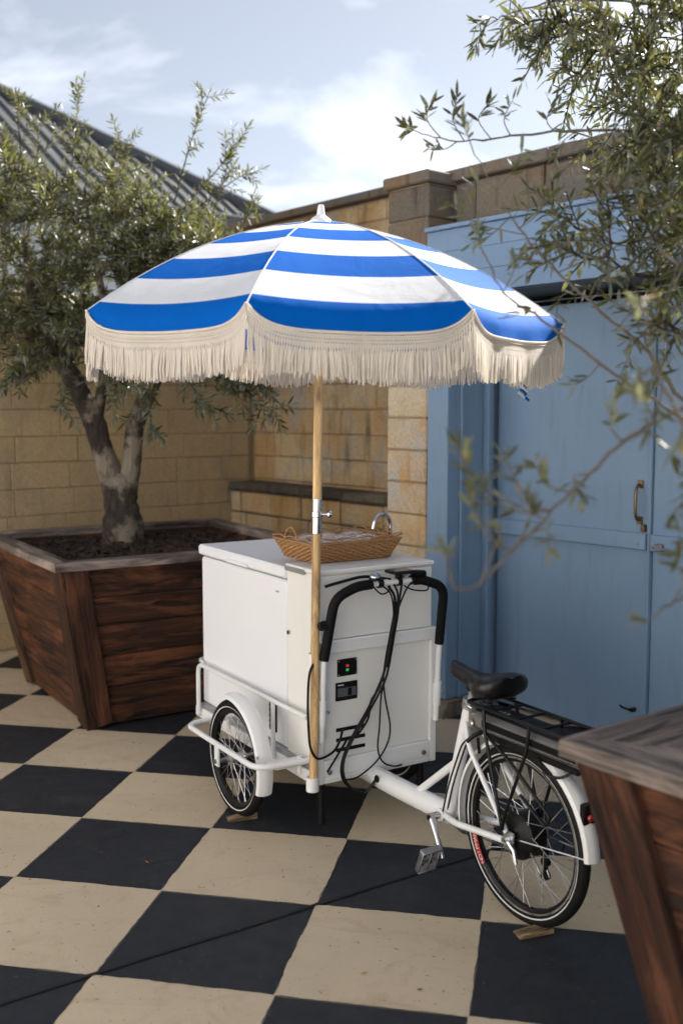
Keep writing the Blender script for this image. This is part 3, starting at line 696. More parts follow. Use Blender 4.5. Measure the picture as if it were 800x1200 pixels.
# control plates on the rear panel
pl = one('temperature_controller', 'black', lambda m: bx(m, -.010, -.0045, .106, .204, .688, .762, .002), cb)
for (q, z) in ((.112, .695), (.198, .695), (.112, .755), (.198, .755)): one('screw', 'chrome', lambda m: bx(m, -.0125, -.0095, q-.004, q+.004, z-.004, z+.004, .001), pl)
SEG = {'0': 'abcdef', '1': 'bc', '8': 'abcdefg', '2': 'abged', '4': 'fgbc'}
def digits(m, txt, p, q0, z0, w_, h, th):
    for i, ch in enumerate(txt):
        q = q0+i*w_*1.5; S = {'a': (q, q+w_, z0+h, z0+h), 'b': (q+w_, q+w_, z0+h/2, z0+h), 'c': (q+w_, q+w_, z0, z0+h/2), 'd': (q, q+w_, z0, z0), 'e': (q, q, z0, z0+h/2), 'f': (q, q, z0+h/2, z0+h), 'g': (q, q+w_, z0+h/2, z0+h/2)}
        for c in SEG.get(ch, ''):
            a, b, c0, c1 = S[c]; bx(m, p-.001, p, a-th, b+th, c0-th, c1+th, 0)
one('red_digits', 'ledred', lambda m: digits(m, '88', -.0105, .149, .728, .0045, .008, .0008), pl, False)
one('green_digits', 'ledgreen', lambda m: digits(m, '88', -.0105, .149, .710, .0045, .008, .0008), pl, False)
p2 = one('battery_meter', 'black', lambda m: bx(m, -.010, -.0045, .097, .207, .582, .662, .006), cb)
one('screen', 'lcd', lambda m: bx(m, -.0115, -.0098, .106, .198, .60, .638, 0), p2, False)
one('screen_block', 'black', lambda m: bx(m, -.0125, -.0118, .156, .176, .603, .635, 0), p2, False)
one('meter_print', 'print', lambda m: [bx(m, -.0108, -.0101, .108+.006*k, .112+.006*k, .648, .6535, 0) for k in range(5)], p2, False)
for k in range(3): one('vent_slot', 'black', lambda m: bx(m, -.0075, -.0035, .101, .249, .360+.044*k, .376+.044*k, .003), cb)
# frame round the cabinet
one('frame_post', 'white', lambda m: bx(m, -.022, .0035, .0, .033, .236, .85, .004)); one('frame_post', 'white', lambda m: bx(m, -.022, .0035, .587, .62, .236, .85, .004))
one('frame_rail', 'white', lambda m: bx(m, -.026, -.0085, .002, .618, .796, .851, .004))
bb_ = one('frame_rail', 'white', lambda m: bx(m, -.020, .003, .0335, .5865, .262, .334, .004))
one('frame_rail', 'white', lambda m: bx(m, -.018, .003, .0335, .5865, .236, .261, .003))
for q in (.06, .552):
    def bl(m): m.lathe([(.012, 0), (.012, .003), (.008, .004), (.008, .009), (0, .010)], Matrix.Translation(L3(-.020, q, .285)) @ Matrix.Rotation(-math.pi/2, 4, 'Y'), 8)
    one('bolt', 'steel', bl, bb_, False)
for q in (.016, .604):
    for z in (.44, .60):
        def bl(m): m.lathe([(.006, 0), (.006, .004), (0, .006)], Matrix.Translation(L3(-.022, q, z)) @ Matrix.Rotation(-math.pi/2, 4, 'Y'), 8)
        one('bolt', 'steel', bl, tk, False)
# base platform
def basef(m):
    bx(m, .004, 1.20, -.012, .022, .235, .288, .004); bx(m, .004, 1.20, .598, .632, .235, .288, .004); bx(m, 1.168, 1.20, .0225, .5975, .235, .288, .004)
one('base_frame', 'white', basef); one('base_tray', 'greytrim', lambda m: bx(m, .005, 1.16, .0, .62, .289, .310, .002)); one('base_pan', 'dark', lambda m: bx(m, .005, 1.167, .0225, .5975, .24, .286, 0), tk, False)
for sd_ in (0, 1):
    Q = (lambda q: q) if sd_ == 0 else (lambda q: .62-q)
    rail('side_rail', 'white', [(.02, Q(-.026), .525), (1.13, Q(-.026), .525), (1.13, Q(-.026), .262), (1.13, Q(-.0), .262)], .011, rr=.055)
    tubeL('rail_post', 'white', [(.325, Q(-.026), .52), (.325, Q(-.026), .262)], .0105)
    if sd_: continue
    rail('wheel_guard', 'white', [(.80, Q(-.0), .335), (.775, Q(-.25), .335), (.05, Q(-.25), .335), (.03, Q(-.0), .335)], .0125, rr=.075)
    one('guard_bracket', 'white', lambda m: (bx(m, .05, .14, min(Q(-.16), Q(-.0)), max(Q(-.16), Q(-.0)), .312, .322, .003)))
    rail('guard_stay', 'white', [(.80, Q(-.02), .262), (.80, Q(-.02), .335)], .011)
    rail('guard_stay', 'white', [(.10, Q(-.02), .262), (.10, Q(-.02), .335)], .011)
    one('axle_plate', 'white', lambda m: (bx(m, .400, .438, min(Q(-.262), Q(-.250)), max(Q(-.262), Q(-.250)), .24, .345, .003)))
tubeL('front_axle', 'steel', [(.42, -.27, .262), (.42, .75, .262)], .010)
rail('front_rail', 'white', [(1.13, .0, .525), (1.21, .02, .525), (1.21, .60, .525), (1.13, .62, .525)], .011)
for q in (.06, .585): tubeL('prop_leg', 'blackmetal', [(.05, q, .24), (.05, q, .035)], .017)

def wheel(name, c, R0, tw, nsp, rimw, hub, stripe=True, motor=False):
    """wheel in the plane of p and z, centred at c=(p,q,z)"""
    r = empty(name); r.parent = tk; r.location = L3(*c); r.rotation_euler = (math.pi/2, 0, 0)   # local z = -y world-local = +q
    mb = MB(); prof = []
    for k in range(13):
        a = math.pi*2*k/12; prof.append((R0-tw/2+math.cos(a)*tw/2, math.sin(a)*tw*.5))
    mb.lathe(prof, None, 72); ty = mb.build('tyre', 'rubber', r, 'all')
    if stripe:
        mb = MB()
        for s in (-1, 1):
            mb.lathe([(R0-tw*.76, s*(tw*.445+.0012)), (R0-tw*.66, s*(tw*.478+.0012))], None, 72)
        mb.build('reflective_stripe', 'reflect', ty)
    ro = R0-tw+.004
    mb = MB(); mb.lathe([(ro, -rimw/2), (ro, rimw/2), (ro-.006, rimw/2+.002), (ro-.020, rimw*.36), (ro-.024, 0), (ro-.020, -rimw*.36), (ro-.006, -rimw/2-.002)], None, 72, closedprof=True)
    mb.build('rim', 'black' if not motor else 'black', r, True)
    if motor:
        mb = MB()
        for s in (-1, 1): mb.lathe([(ro-.0015, s*(rimw/2+.0028)), (ro-.008, s*(rimw/2+.0022))], None, 72)
        mb.build('brake_track', 'alu', r, True)
    mb = MB(); hr, hw = hub
    for k in range(nsp):
        a = 2*math.pi*k/nsp; s = 1 if k % 2 else -1; tw_ = (.62 if (k//2) % 2 else -.62)
        mb.tube([(hr*math.cos(a+tw_), hr*math.sin(a+tw_), s*hw*.42), ((ro-.02)*math.cos(a), (ro-.02)*math.sin(a), s*.004)], .0013, 5)
    tag(mb.build('spokes', 'alu', r, True), kind='stuff')
    mb = MB()
    if motor: mb.lathe([(0, -.07), (.012, -.07), (.014, -.058), (.03, -.056), (.070, -.045), (.084, -.032), (.084, .032), (.070, .045), (.03, .05), (.014, .06), (0, .06)], None, 40)
    else: mb.lathe([(0, -.05), (.012, -.05), (.014, -.04), (hr+.004, -.036), (hr+.004, -.030), (.017, -.026), (.017, .026), (hr+.004, .030), (hr+.004, .036), (.014, .04), (.012, .05), (0, .05)], None, 24)
    mb.build('hub_motor' if motor else 'hub', 'black' if motor else 'alu', r, True)
    return r
wheel('front_wheel', (.42, -.16, .262), .262, .046, 36, .03, (.024, .07)); wheel('front_wheel', (.42, .685, .262), .262, .046, 36, .03, (.024, .07))
RC = (-1.0, .27, .318)
rw = wheel('rear_wheel', RC, .318, .044, 36, .026, (.080, .08), True, True)
# red rim decal with lettering
def rim_text(parent, txt, rad, h, a_start, zoff):
    a = a_start
    red = MB()
    N = 14; a_end = a_start-len(txt)*h*.88/rad
    for k in range(N):
        b0, b1 = lerp(a_start+.03, a_end-.0, k/N), lerp(a_start+.03, a_end-.0, (k+1)/N)
        red.add([((rad-h*.75)*math.cos(b0), (rad-h*.75)*math.sin(b0), zoff), ((rad+h*.75)*math.cos(b0), (rad+h*.75)*math.sin(b0), zoff), ((rad+h*.75)*math.cos(b1), (rad+h*.75)*math.sin(b1), zoff), ((rad-h*.75)*math.cos(b1), (rad-h*.75)*math.sin(b1), zoff)], [(0, 1, 2, 3)])
    d = red.build('rim_decal', 'redprint', parent)
    for ch in txt:
        cu = bpy.data.curves.new('t', 'FONT'); cu.body = ch; cu.size = h*1.35; cu.align_x = 'CENTER'; cu.align_y = 'CENTER'
        to = bpy.data.objects.new('t', cu); COL.objects.link(to); bpy.context.view_layer.update()
        me = bpy.data.meshes.new_from_object(to.evaluated_get(bpy.context.evaluated_depsgraph_get())); bpy.data.objects.remove(to)
        me.materials.clear(); me.materials.append(M['print'])
        o = link('letter', me, d); a -= h*.44/rad
        # seen from -z side (rider's left): flip so that it reads outwards
        o.matrix_local = Matrix.Rotation(a, 4, 'Z') @ Matrix.Translation((rad, 0, zoff-.0008)) @ Matrix(((0, 1, 0, 0), (1, 0, 0, 0), (0, 0, -1, 0), (0, 0, 0, 1)))
        a -= h*.44/rad
rim_text(rw, 'CHAMPION', .262, .019, R_(-13), -.0215)

# fenders
def fender(name, c, R1, wd, a0, a1, m='white'):
    mb = MB(); N = 30; V = []
    prof = [(-wd/2, -.016), (-wd*.42, -.004), (-wd*.2, .003), (0, .005), (wd*.2, .003), (wd*.42, -.004), (wd/2, -.016)]
    for layer in (0, -.003):
        for i in range(N+1):
            a = lerp(a0, a1, i/N)
            for (w_, h) in prof: V.append(L3(c[0]+(R1+h+layer)*math.cos(a), c[1]+w_, c[2]+(R1+h+layer)*math.sin(a)))
    k = len(prof); F = []; off = (N+1)*k
    for i in range(N):
        for j in range(k-1):
            q = (i*k+j, i*k+j+1, (i+1)*k+j+1, (i+1)*k+j); F.append(q); F.append(tuple(x+off for x in q[::-1]))
        for j in (0, k-1): q = (i*k+j, (i+1)*k+j, (i+1)*k+j+off, i*k+j+off); F.append(q)
    for i in (0, N):
        for j in range(k-1): F.append((i*k+j, i*k+j+1, i*k+j+1+off, i*k+j+off))
    mb.add(V, F); return mb.build(name, m, tk, True)
for q in (-.16, .685):
    f = fender('front_fender', (.42, q, .262), .288, .078 if q < 0 else .06, R_(78), R_(198))
    s = -1 if q < 0 else 1
    one('fender_bolt', 'steel', lambda m: m.lathe([(.006, 0), (.006, .004), (0, .005)], Matrix.Translation(L3(.42-.272, q+s*.038, .345)) @ Matrix.Rotation(math.pi/2 if s < 0 else -math.pi/2, 4, 'X'), 8), f, False)
rf_ = fender('rear_fender', RC, .345, .064, R_(-14), R_(176))
one('tail_light', 'redlens', lambda m: m.lathe([(0, .010), (.008, .009), (.011, .005), (.012, 0), (.0, 0)], Matrix.Translation(L3(-1.315, .27, .485)) @ Matrix.Rotation(-math.pi/2, 4, 'Y'), 16), rf_)
one('tail_light_bracket', 'black', lambda m: bx(m, -1.316, -1.29, .245, .295, .46, .53, .004), rf_)
for q in (.225, .315): tubeL('fender_stay', 'alu', [(-1.0, q-.012 if q < .27 else q+.012, .315), (-1.335, q+.02 if q < .27 else q-.02, .352)], .0028, rf_, 6)
# rear frame
BBp = (-.565, .27, .25)
def main(m):
    P = [L3(.42, .31, .225), L3(.05, .30, .225), L3(-.20, .285, .232), L3(-.57, .27, .25)]
    m.tube(smooth_path(P, 4), .043, 16)
one('main_tube', 'white', main)
one('tube_grommet', 'black', lambda m: m.lathe([(0, .006), (.014, .005), (.017, 0)], Matrix.Translation(L3(-.10, .247, .245)) @ Matrix.Rotation(math.pi/2, 4, 'X') @ Matrix.Rotation(math.pi, 4, 'X'), 14))
tubeL('seat_tube', 'white', [(-.565, .27, .235), (-.70, .27, .735)], .026, n=16)
tubeL('frame_strut', 'white', [(-.335, .28, .25), (-.632, .27, .48)], .016, n=12)
sp = tubeL('seat_post', 'alu', [(-.695, .27, .72), (-.728, .27, .83)], .0165, n=14)
one('seat_clamp', 'alu', lambda m: m.tube([L3(-.690, .27, .70), L3(-.698, .27, .738)], .0305, 16))
rail('clamp_lever', 'chrome', [(-.70, .235, .725), (-.73, .232, .722), (-.775, .245, .705)], .006)
for s in (-1, 1):
    rail('seat_stay', 'white', [(-.68, .27+s*.014, .655), (-.75, .27+s*.052, .575), (-.99, .27+s*.072, .335)], .010, rr=.05)
    rail('chain_stay', 'white', [(-.59, .27+s*.03, .25), (-.68, .27+s*.055, .258), (-.99, .27+s*.072, .305)], .0125, rr=.05)
    one('dropout', 'alu', lambda m: bx(m, -1.03, -.975, .27+s*.072-.004, .27+s*.072+.004, .275, .345, .003))
    def nut(m): m.lathe([(0, .022), (.009, .022), (.009, .012), (.014, .012), (.014, 0)], Matrix.Translation(L3(-1.0, .27+s*.077, .318)) @ Matrix.Rotation(math.pi/2 if s < 0 else -math.pi/2, 4, 'X') @ (Matrix.Rotation(math.pi, 4, 'X')), 8)
    one('axle_nut', 'alu', nut)
one('torque_arm', 'alu', lambda m: (m.tube([L3(-1.0, .187, .318), L3(-1.04, .187, .29), L3(-1.055, .187, .245)], .007, 6)))
# crank and chain
one('bottom_bracket', 'white', lambda m: m.tube([L3(-.565, .225, .25), L3(-.565, .315, .25)], .026, 18))
def crank(side, ang, L=.15):
    q = .27+side*.082; r = empty('crank_set'); r.parent = tk
    dp, dz = math.cos(ang), math.sin(ang)
    mb = MB(); a = L3(-.565, q, .25); b = L3(-.565+dp*L, q+side*.018, .25+dz*L)
    mb.tube([a-(b-a)*.08, a, a.lerp(b, .5), b, b+(b-a)*.07], [.012, .0155, .011, .012, .008], 10); mb.tube([L3(-.565, q-side*.03, .25), L3(-.565, q+side*.012, .25)], .015, 12)
    mb.build('crank_arm', 'alu', r, True)
    mb = MB(); mb.tube([L3(-.565, q+side*.0125, .25), L3(-.565, q+side*.016, .25)], .010, 12); mb.build('crank_cap', 'black', r, True)
    # pedal: a cage of two plates, axle and blocks
    pq = q+side*.02; c = (-.565+dp*L, pq, .25+dz*L); mb = MB()
    mb.tube([L3(0, 0, 0), L3(0, side*.10, 0)], .008, 8)
    for s_ in (-1, 1): bx(mb, s_*.046-.004, s_*.046+.004, min(side*.018, side*.104), max(side*.018, side*.104), -.015, .015, .002)
    for e in (.02, .058, .098): bx(mb, -.046, .046, min(side*e, side*(e+.008)), max(side*e, side*(e+.008)), -.012, .012, .002)
    o = mb.build('pedal', 'steel', r, True, loc=L3(*c), rot=(0, R_(68 if side < 0 else 20), 0))
    mb = MB(); bx(mb, .0505, .054, min(side*.035, side*.085), max(side*.035, side*.085), -.010, .010, .001); mb.build('reflector', 'black', o)
crank(-1, R_(-128)); crank(1, R_(52))
def ring(m):
    mt = Matrix.Translation(L3(-.565, .335, .25)) @ Matrix.Rotation(math.pi/2, 4, 'X')
    m.lathe([(.02, -.002), (.085, -.002), (.085, .002), (.02, .002)], mt, 40, closedprof=True)
    for k in range(44):
        a = 2*math.pi*k/44; m2 = mt @ Matrix.Rotation(a, 4, 'Z') @ Matrix.Translation((.087, 0, 0)); m.add([m2 @ Vector(v) for v in ((-.003, -.004, -.001), (.003, -.0015, -.001), (.003, .0015, -.001), (-.003, .004, -.001), (-.003, -.004, .001), (.003, -.0015, .001), (.003, .0015, .001), (-.003, .004, .001))], [(0, 1, 2, 3), (7, 6, 5, 4), (0, 4, 5, 1), (1, 5, 6, 2), (2, 6, 7, 3)])
one('chainring', 'steel', ring)
one('chain_guard', 'alu', lambda m: m.lathe([(.09, -.004), (.102, -.002), (.102, .004), (.088, .006)], Matrix.Translation(L3(-.565, .345, .25)) @ Matrix.Rotation(math.pi/2, 4, 'X'), 40, closedprof=True))
one('sprocket', 'steel', lambda m: [m.lathe([(.015, z), (.05-.006*i, z), (.05-.006*i, z+.002), (.015, z+.002)], Matrix.Translation(L3(-1.0, .33, .318)) @ Matrix.Rotation(math.pi/2, 4, 'X'), 28, closedprof=True) for i, z in enumerate((0, -.006, -.012))])
tubeL('chain', 'steel', [(-.56, .337, .335), (-.98, .337, .366), (-1.04, .337, .345), (-1.05, .337, .29), (-1.035, .337, .215), (-1.06, .337, .165), (-1.01, .337, .165), (-.95, .337, .20), (-.58, .337, .166)], .0035, n=5, sub=4)
def der(m):
    bx(m, -1.05, -1.03, .330, .345, .16, .27, .003); bx(m, -1.045, -1.015, .315, .352, .24, .285, .004)
    for z in (.165, .215): m.tube([L3(-1.042, .328, z), L3(-1.042, .347, z)], .017, 12)
one('derailleur', 'black', der)
rail('derailleur_cable', 'cable', [(-1.03, .345, .27), (-1.10, .35, .25), (-1.13, .345, .32), (-1.06, .34, .40), (-.80, .32, .30)], .003, rr=.06, n=6)
# brake at the seat stays
rail('rear_brake', 'black', [(-.76, .20, .60), (-.79, .24, .645), (-.80, .30, .645), (-.77, .345, .60)], .008, rr=.03)
rail('brake_pad_arm', 'black', [(-.80, .22, .62), (-.79, .235, .56)], .006)
for dq in (-.022, .0): rail('rear_cable', 'cable', [(-.585, .27+dq-.02, .27), (-.64, .235+dq, .40), (-.69, .236+dq, .52), (-.72, .238+dq, .59), (-.79, .25, .63)], .0035, rr=.05, n=6)
# saddle
def saddle_mesh():
    mb = MB(); S = []; NS = 22; NA = 20
    for i in range(NS+1):
        t = i/NS; p = lerp(-.592, -.925, t)
        hw = lerp(.030, .037, min(1, t/.35)) if t < .35 else lerp(.037, .108, (lambda u: u*u*(3-2*u))(min(1, (t-.35)/.42)))
        if t > .86: hw *= math.sqrt(max(.0, 1-((t-.86)/.14)**2*.75))
        if t < .06: hw *= .6+.4*t/.06
        top = .862-.016*math.sin(math.pi*min(1, t*1.25))+.014*max(0, t-.6)/.4
        th = lerp(.058, .090, min(1, max(0, t-.25)/.4))
        if t > .9: th *= 1-(t-.9)*3
        rowv = []
        for j in range(NA):
            a = 2*math.pi*j/NA; cx, sx = math.cos(a), math.sin(a)
            y = hw*math.copysign(abs(cx)**.75, cx); zz = (th*.5)*math.copysign(abs(sx)**.8, sx)
            dip = -.014*math.exp(-(y/.022)**2)*(1 if sx > 0 else 0)*max(0, min(1, (t-.35)/.3))
            rowv.append(L3(p, .27+y, top-th*.5+zz+dip))
        S += rowv
    F = [(i*NA+j, i*NA+(j+1) % NA, (i+1)*NA+(j+1) % NA, (i+1)*NA+j) for i in range(NS) for j in range(NA)]
    F += [tuple(range(NA))[::-1], tuple(NS*NA+j for j in range(NA))]; mb.add(S, F); return mb
sdl = saddle_mesh().build('saddle', 'saddle', tk, True)
for s in (-1, 1): rail('saddle_rail', 'black', [(-.63, .27+s*.016, .81), (-.72, .27+s*.022, .785), (-.86, .27+s*.045, .80)], .004, sdl, n=6)
one('saddle_clamp', 'black', lambda m: bx(m, -.765, -.70, .24, .30, .772, .806, .006), sdl)
for s in (-1, 1):
    def spring(m): m.tube([L3(-.86+.016*math.cos(k*.9), .27+s*.055+.016*math.sin(k*.9), .765+.0016*k) for k in range(34)], .003, 5)
    one('saddle_spring', 'black', spring, sdl)
# rack with battery
rk = empty('rear_rack'); rk.parent = tk
for s in (-1, 1):
    q = .27+s*.075
    rail('rack_side_tube', 'blackmetal', [(-.755, .27, .752), (-.755, q, .752), (-1.36, q, .752), (-1.36, .27, .752)], .0065, rk, rr=.05)
    rail('rack_leg', 'blackmetal', [(-.86, q, .75), (-.875, q-.0+s*.008, .68), (-.985, .27+s*.088, .345)], .0065, rk, rr=.04)
    rail('rack_leg', 'blackmetal', [(-1.10, q, .75), (-1.095, q+s*.006, .66), (-1.0, .27+s*.094, .40), (-.985, .27+s*.09, .35)], .0065, rk, rr=.05)
    rail('rack_loop', 'blackmetal', [(-.88, q+s*.004, .66), (-1.02, q+s*.010, .60), (-1.22, q+s*.01, .47), (-1.20, q+s*.01, .43), (-1.07, q+s*.01, .50)], .0065, rk, rr=.04)
for p in (-.90, -1.02, -1.15, -1.28): rail('rack_cross_tube', 'blackmetal', [(p, .197, .750), (p, .343, .750)], .005, rk)
bt = one('battery', 'battery', lambda m: bx(m, -1.33, -.775, .205, .335, .655, .722, .016))
one('battery_top', 'black', lambda m: bx(m, -1.325, -.785, .215, .325, .7225, .7275, .003), bt)
one('battery_stripe', 'dark', lambda m: bx(m, -1.31, -.84, .2025, .2048, .676, .700, 0), bt, False)
one('battery_end', 'battery', lambda m: bx(m, -.8, -.752, .200, .340, .635, .732, .018), bt)
def keyl(m): m.lathe([(0, .008), (.010, .008), (.014, .004), (.014, 0)], Matrix.Translation(L3(-.785, .200, .675)) @ Matrix.Rotation(math.pi/2, 4, 'X') @ Matrix.Rotation(math.pi, 4, 'X'), 14)
def keyl2(m): m.lathe([(.014, 0), (.014, .004), (.010, .008), (0, .008)], Matrix.Translation(L3(-.785, .200, .675)) @ Matrix.Rotation(-math.pi/2, 4, 'X'), 14)
one('key_switch', 'alu', keyl2, bt)
one('battery_mount', 'black', lambda m: (bx(m, -1.30, -.82, .225, .315, .626, .654, .006)), bt)
one('battery_sticker', 'print', lambda m: [bx(m, -.865-.022*k, -.855-.022*k, .235+.012*j, .243+.012*j, .7276, .7282, 0) for k in range(3) for j in range(4)], bt, False)
rail('controller_cable', 'cable', [(-1.12, .22, .64), (-1.17, .20, .60), (-1.23, .22, .60), (-1.26, .25, .63)], .005, rr=.04, n=6)
# handlebar
hb = empty('handlebar'); hb.parent = tk
rail('bar_tube', 'white', [(-.035, .010, .43), (-.062, .008, .79), (-.11, .03, 1.045), (-.115, .13, 1.088), (-.115, .30, 1.094), (-.115, .47, 1.088), (-.11, .59, 1.045), (-.062, .602, .79), (-.035, .606, .43)], .0135, hb, rr=.06)
rail('grip', 'foam', [(-.061, .008, .785), (-.11, .030, 1.047), (-.115, .13, 1.088), (-.115, .205, 1.092)], .021, hb, rr=.075, n=14)
rail('grip', 'foam', [(-.061, .602, .785), (-.11, .59, 1.047), (-.115, .47, 1.088), (-.115, .425, 1.090)], .021, hb, rr=.075, n=14)
for q, zt in ((.010, .55), (.606, .55)):
    tubeL('clamp_sleeve', 'white', [(-.040, q, .50), (-.048, q, .61)], .018, hb, 14)
    one('sleeve_bolt', 'steel', lambda m: m.tube([L3(-.058, q+.014, .56), L3(-.068, q+.018, .56)], .006, 8), hb)
    one('sleeve_bracket', 'white', lambda m: bx(m, -.040, -.0225, q-.010, q+.010, .52, .60, .003), hb)
bell = one('bell', 'chrome', lambda m: m.lathe([(.0, .021), (.012, .019), (.021, .010), (.023, 0), (.020, -.004)], Matrix.Translation(L3(-.125, .218, 1.122)), 20), hb)
one('bell_base', 'black', lambda m: m.lathe([(.025, 0), (.025, -.010), (.012, -.016)], Matrix.Translation(L3(-.125, .218, 1.122)), 18), bell)
for qa, qb in ((.235, .258), (.335, .352), (.405, .42)): one('bar_clamp', 'black', lambda m: m.tube([L3(-.115, qa, 1.093), L3(-.115, qb, 1.093)], .0205, 14), hb)
ds = one('bike_display', 'black', lambda m: (bx(m, -.165, -.075, .295, .405, 1.128, 1.142, .005), bx(m, -.13, -.105, .33, .355, 1.10, 1.13, .003)), hb)
one('display_screen', 'lcd', lambda m: bx(m, -.158, -.084, .303, .397, 1.1421, 1.1428, 0), ds, False)
rail('brake_lever', 'black', [(-.12, .30, 1.105), (-.06, .20, 1.120), (-.052, .05, 1.095), (-.055, .02, 1.09)], .0065, hb, rr=.04)
rail('brake_lever', 'alu', [(-.12, .36, 1.105), (-.07, .42, 1.118), (-.06, .50, 1.10)], .007, hb, rr=.04)
one('shifter', 'black', lambda m: (m.tube([L3(-.118, .43, 1.118), L3(-.118, .475, 1.112)], .018, 12), bx(m, -.14, -.10, .41, .45, 1.112, 1.132, .005)), hb)
one('throttle_box', 'black', lambda m: (m.tube([L3(-.075, -.012, .93), L3(-.10, -.012, .94)], .020, 12), bx(m, -.10, -.07, -.028, .005, .918, .945, .004)), hb)
for z in (.925, .942): one('throttle_button', 'chrome', lambda m: m.tube([L3(-.10, -.016, z), L3(-.104, -.016, z)], .005, 8), hb)
# cables
def cable(pts, r=.0042, sub=7): return tubeL('control_cable', 'cable', pts, r, n=7, sub=sub)
cable([(-.13, .28, 1.08), (-.135, .31, 1.03), (-.11, .325, .93), (-.08, .318, .80), (-.065, .30, .68), (-.055, .235, .55), (-.05, .14, .41), (-.05, .10, .31), (-.055, .12, .235), (-.07, .20, .185), (-.09, .245, .235)], .0058)
cable([(-.13, .35, 1.08), (-.135, .335, 1.02), (-.115, .335, .92), (-.085, .326, .78), (-.07, .312, .67), (-.06, .25, .555), (-.06, .155, .43), (-.055, .108, .33), (-.06, .118, .245), (-.07, .19, .178), (-.09, .24, .225)], .005)
cable([(-.13, .40, 1.085), (-.14, .36, 1.05), (-.12, .33, .95), (-.09, .322, .82), (-.075, .32, .70), (-.055, .30, .60), (-.05, .293, .45), (-.05, .285, .36), (-.05, .31, .295), (-.045, .37, .262), (-.04, .42, .258)], .0038)
cable([(-.13, .25, 1.085), (-.14, .29, 1.04), (-.115, .318, .93), (-.085, .308, .80), (-.07, .30, .68), (-.06, .315, .58), (-.055, .345, .45), (-.055, .33, .37), (-.055, .27, .30), (-.05, .18, .25), (-.045, .11, .25)], .0038)
cable([(-.13, .31, 1.085), (-.138, .325, 1.03), (-.113, .322, .90), (-.085, .312, .77), (-.066, .285, .64), (-.056, .245, .575), (-.05, .235, .50), (-.04, .20, .445), (-.012, .185, .42)], .0048)
tubeL('cable_sleeve', 'cable', [(-.118, .327, .96), (-.092, .322, .83), (-.078, .314, .72)], [.010, .014, .011], n=9, sub=5)
cable([(-.13, .20, 1.09), (-.15, .23, 1.055), (-.145, .27, 1.06), (-.13, .29, 1.08)], .0035); cable([(-.13, .48, 1.085), (-.15, .47, 1.05), (-.148, .40, 1.055), (-.13, .36, 1.075)], .0035)
cable([(-.05, -.012, .80), (-.055, -.055, .74), (-.05, -.062, .62), (-.055, -.062, .50), (-.06, -.055, .42), (-.06, -.02, .37), (-.06, .05, .385), (-.05, .09, .42), (-.03, .115, .45), (-.012, .13, .455)], .0055)
cable([(-.05, .03, .30), (-.03, .12, .39), (-.012, .15, .41)], .0045)
# umbrella holder
one('pole_socket', 'white', lambda m: (m.lathe([(0, .225), (.026, .225), (.027, .23), (.027, .285), (.0195, .285), (.0195, .262)], Matrix.Translation(L3(-.03, -.03, 0)), 20), bx(m, -.034, -.004, -.012, -.001, .238, .280, .002)))
one('pole_clamp', 'white', lambda m: (m.lathe([(.0196, .755), (.0255, .755), (.0255, .812), (.0196, .812)], Matrix.Translation(L3(-.034, -.022, 0)), 20, closedprof=True)))

# ------------------------------------------------------------------ things on the worktop
def cart_world(p, q, z): return CA+PV*p+QV*q+Vector((0, 0, z))
def basket():
    r = empty('wicker_basket', cart_world(.30, .295, 1.148), R_(43), label='rectangular honey wicker basket with scalloped rim on the cart top', cat='basket')
    a0, b0, a1, b1, H = .195, .135, .235, .17, .085    # half sizes bottom/top
    def per(u, h):       # point on the rounded rectangle perimeter
        a, b = lerp(a0, a1, h), lerp(b0, b1, h); tot = 4*(a+b); d = (u % 1)*tot; z = .006+h*H
        if d < 2*a: return Vector((-a+d, -b, z)), Vector((0, -1, 0))
        d -= 2*a
        if d < 2*b: return Vector((a, -b+d, z)), Vector((1, 0, 0))
        d -= 2*b
        if d < 2*a: return Vector((a-d, b, z)), Vector((0, 1, 0))
        d -= 2*a; return Vector((-a, b-d, z)), Vector((-1, 0, 0))
    mb = MB(); NST = 60
    for row in range(10):
        h = .03+row/10*.95; pts = []
        for k in range(NST*2):
            p, n = per(k/(NST*2), h); pts.append(p+n*(.0062*math.cos(math.pi*k/2*1.0+ (math.pi if row % 2 else 0)) if k % 2 == 0 else 0))
        mb.tube(pts, .0037, 5, closed=True)
    for k in range(NST):
        mb.tube([per(k/NST, h)[0] for h in (0, .5, 1.0)], .003, 5)
    tag(mb.build('woven_wall', 'wicker', r, 'all'), kind='stuff')
    mb = MB(); pts = []
    for k in range(240):
        p, n = per(k/240, 1.0); pts.append(p+Vector((0, 0, .010+.011*abs(math.sin(math.pi*k/240*15))))+n*.006)
    mb.tube(pts, .0034, 6, closed=True); pts = [per(k/160, 1.0)[0]+per(k/160, 1.0)[1]*.003 for k in range(160)]; mb.tube(pts, .005, 6, closed=True); mb.build('scalloped_rim', 'wicker', r, 'all')
    mb = MB(); mb.box(-a0, a0, -b0, b0, .002, .010, .003); mb.build('base', 'wicker', r)
    for s in (-1, 1):
        mb = MB(); mb.tube([(s*(a1+.004), .055*math.cos(math.pi*k/16), .088+.062*math.sin(math.pi*k/16)) for k in range(17)], .0042, 7); mb.build('handle', 'wicker', r, 'all')
    return r
basket()
random.seed(11)
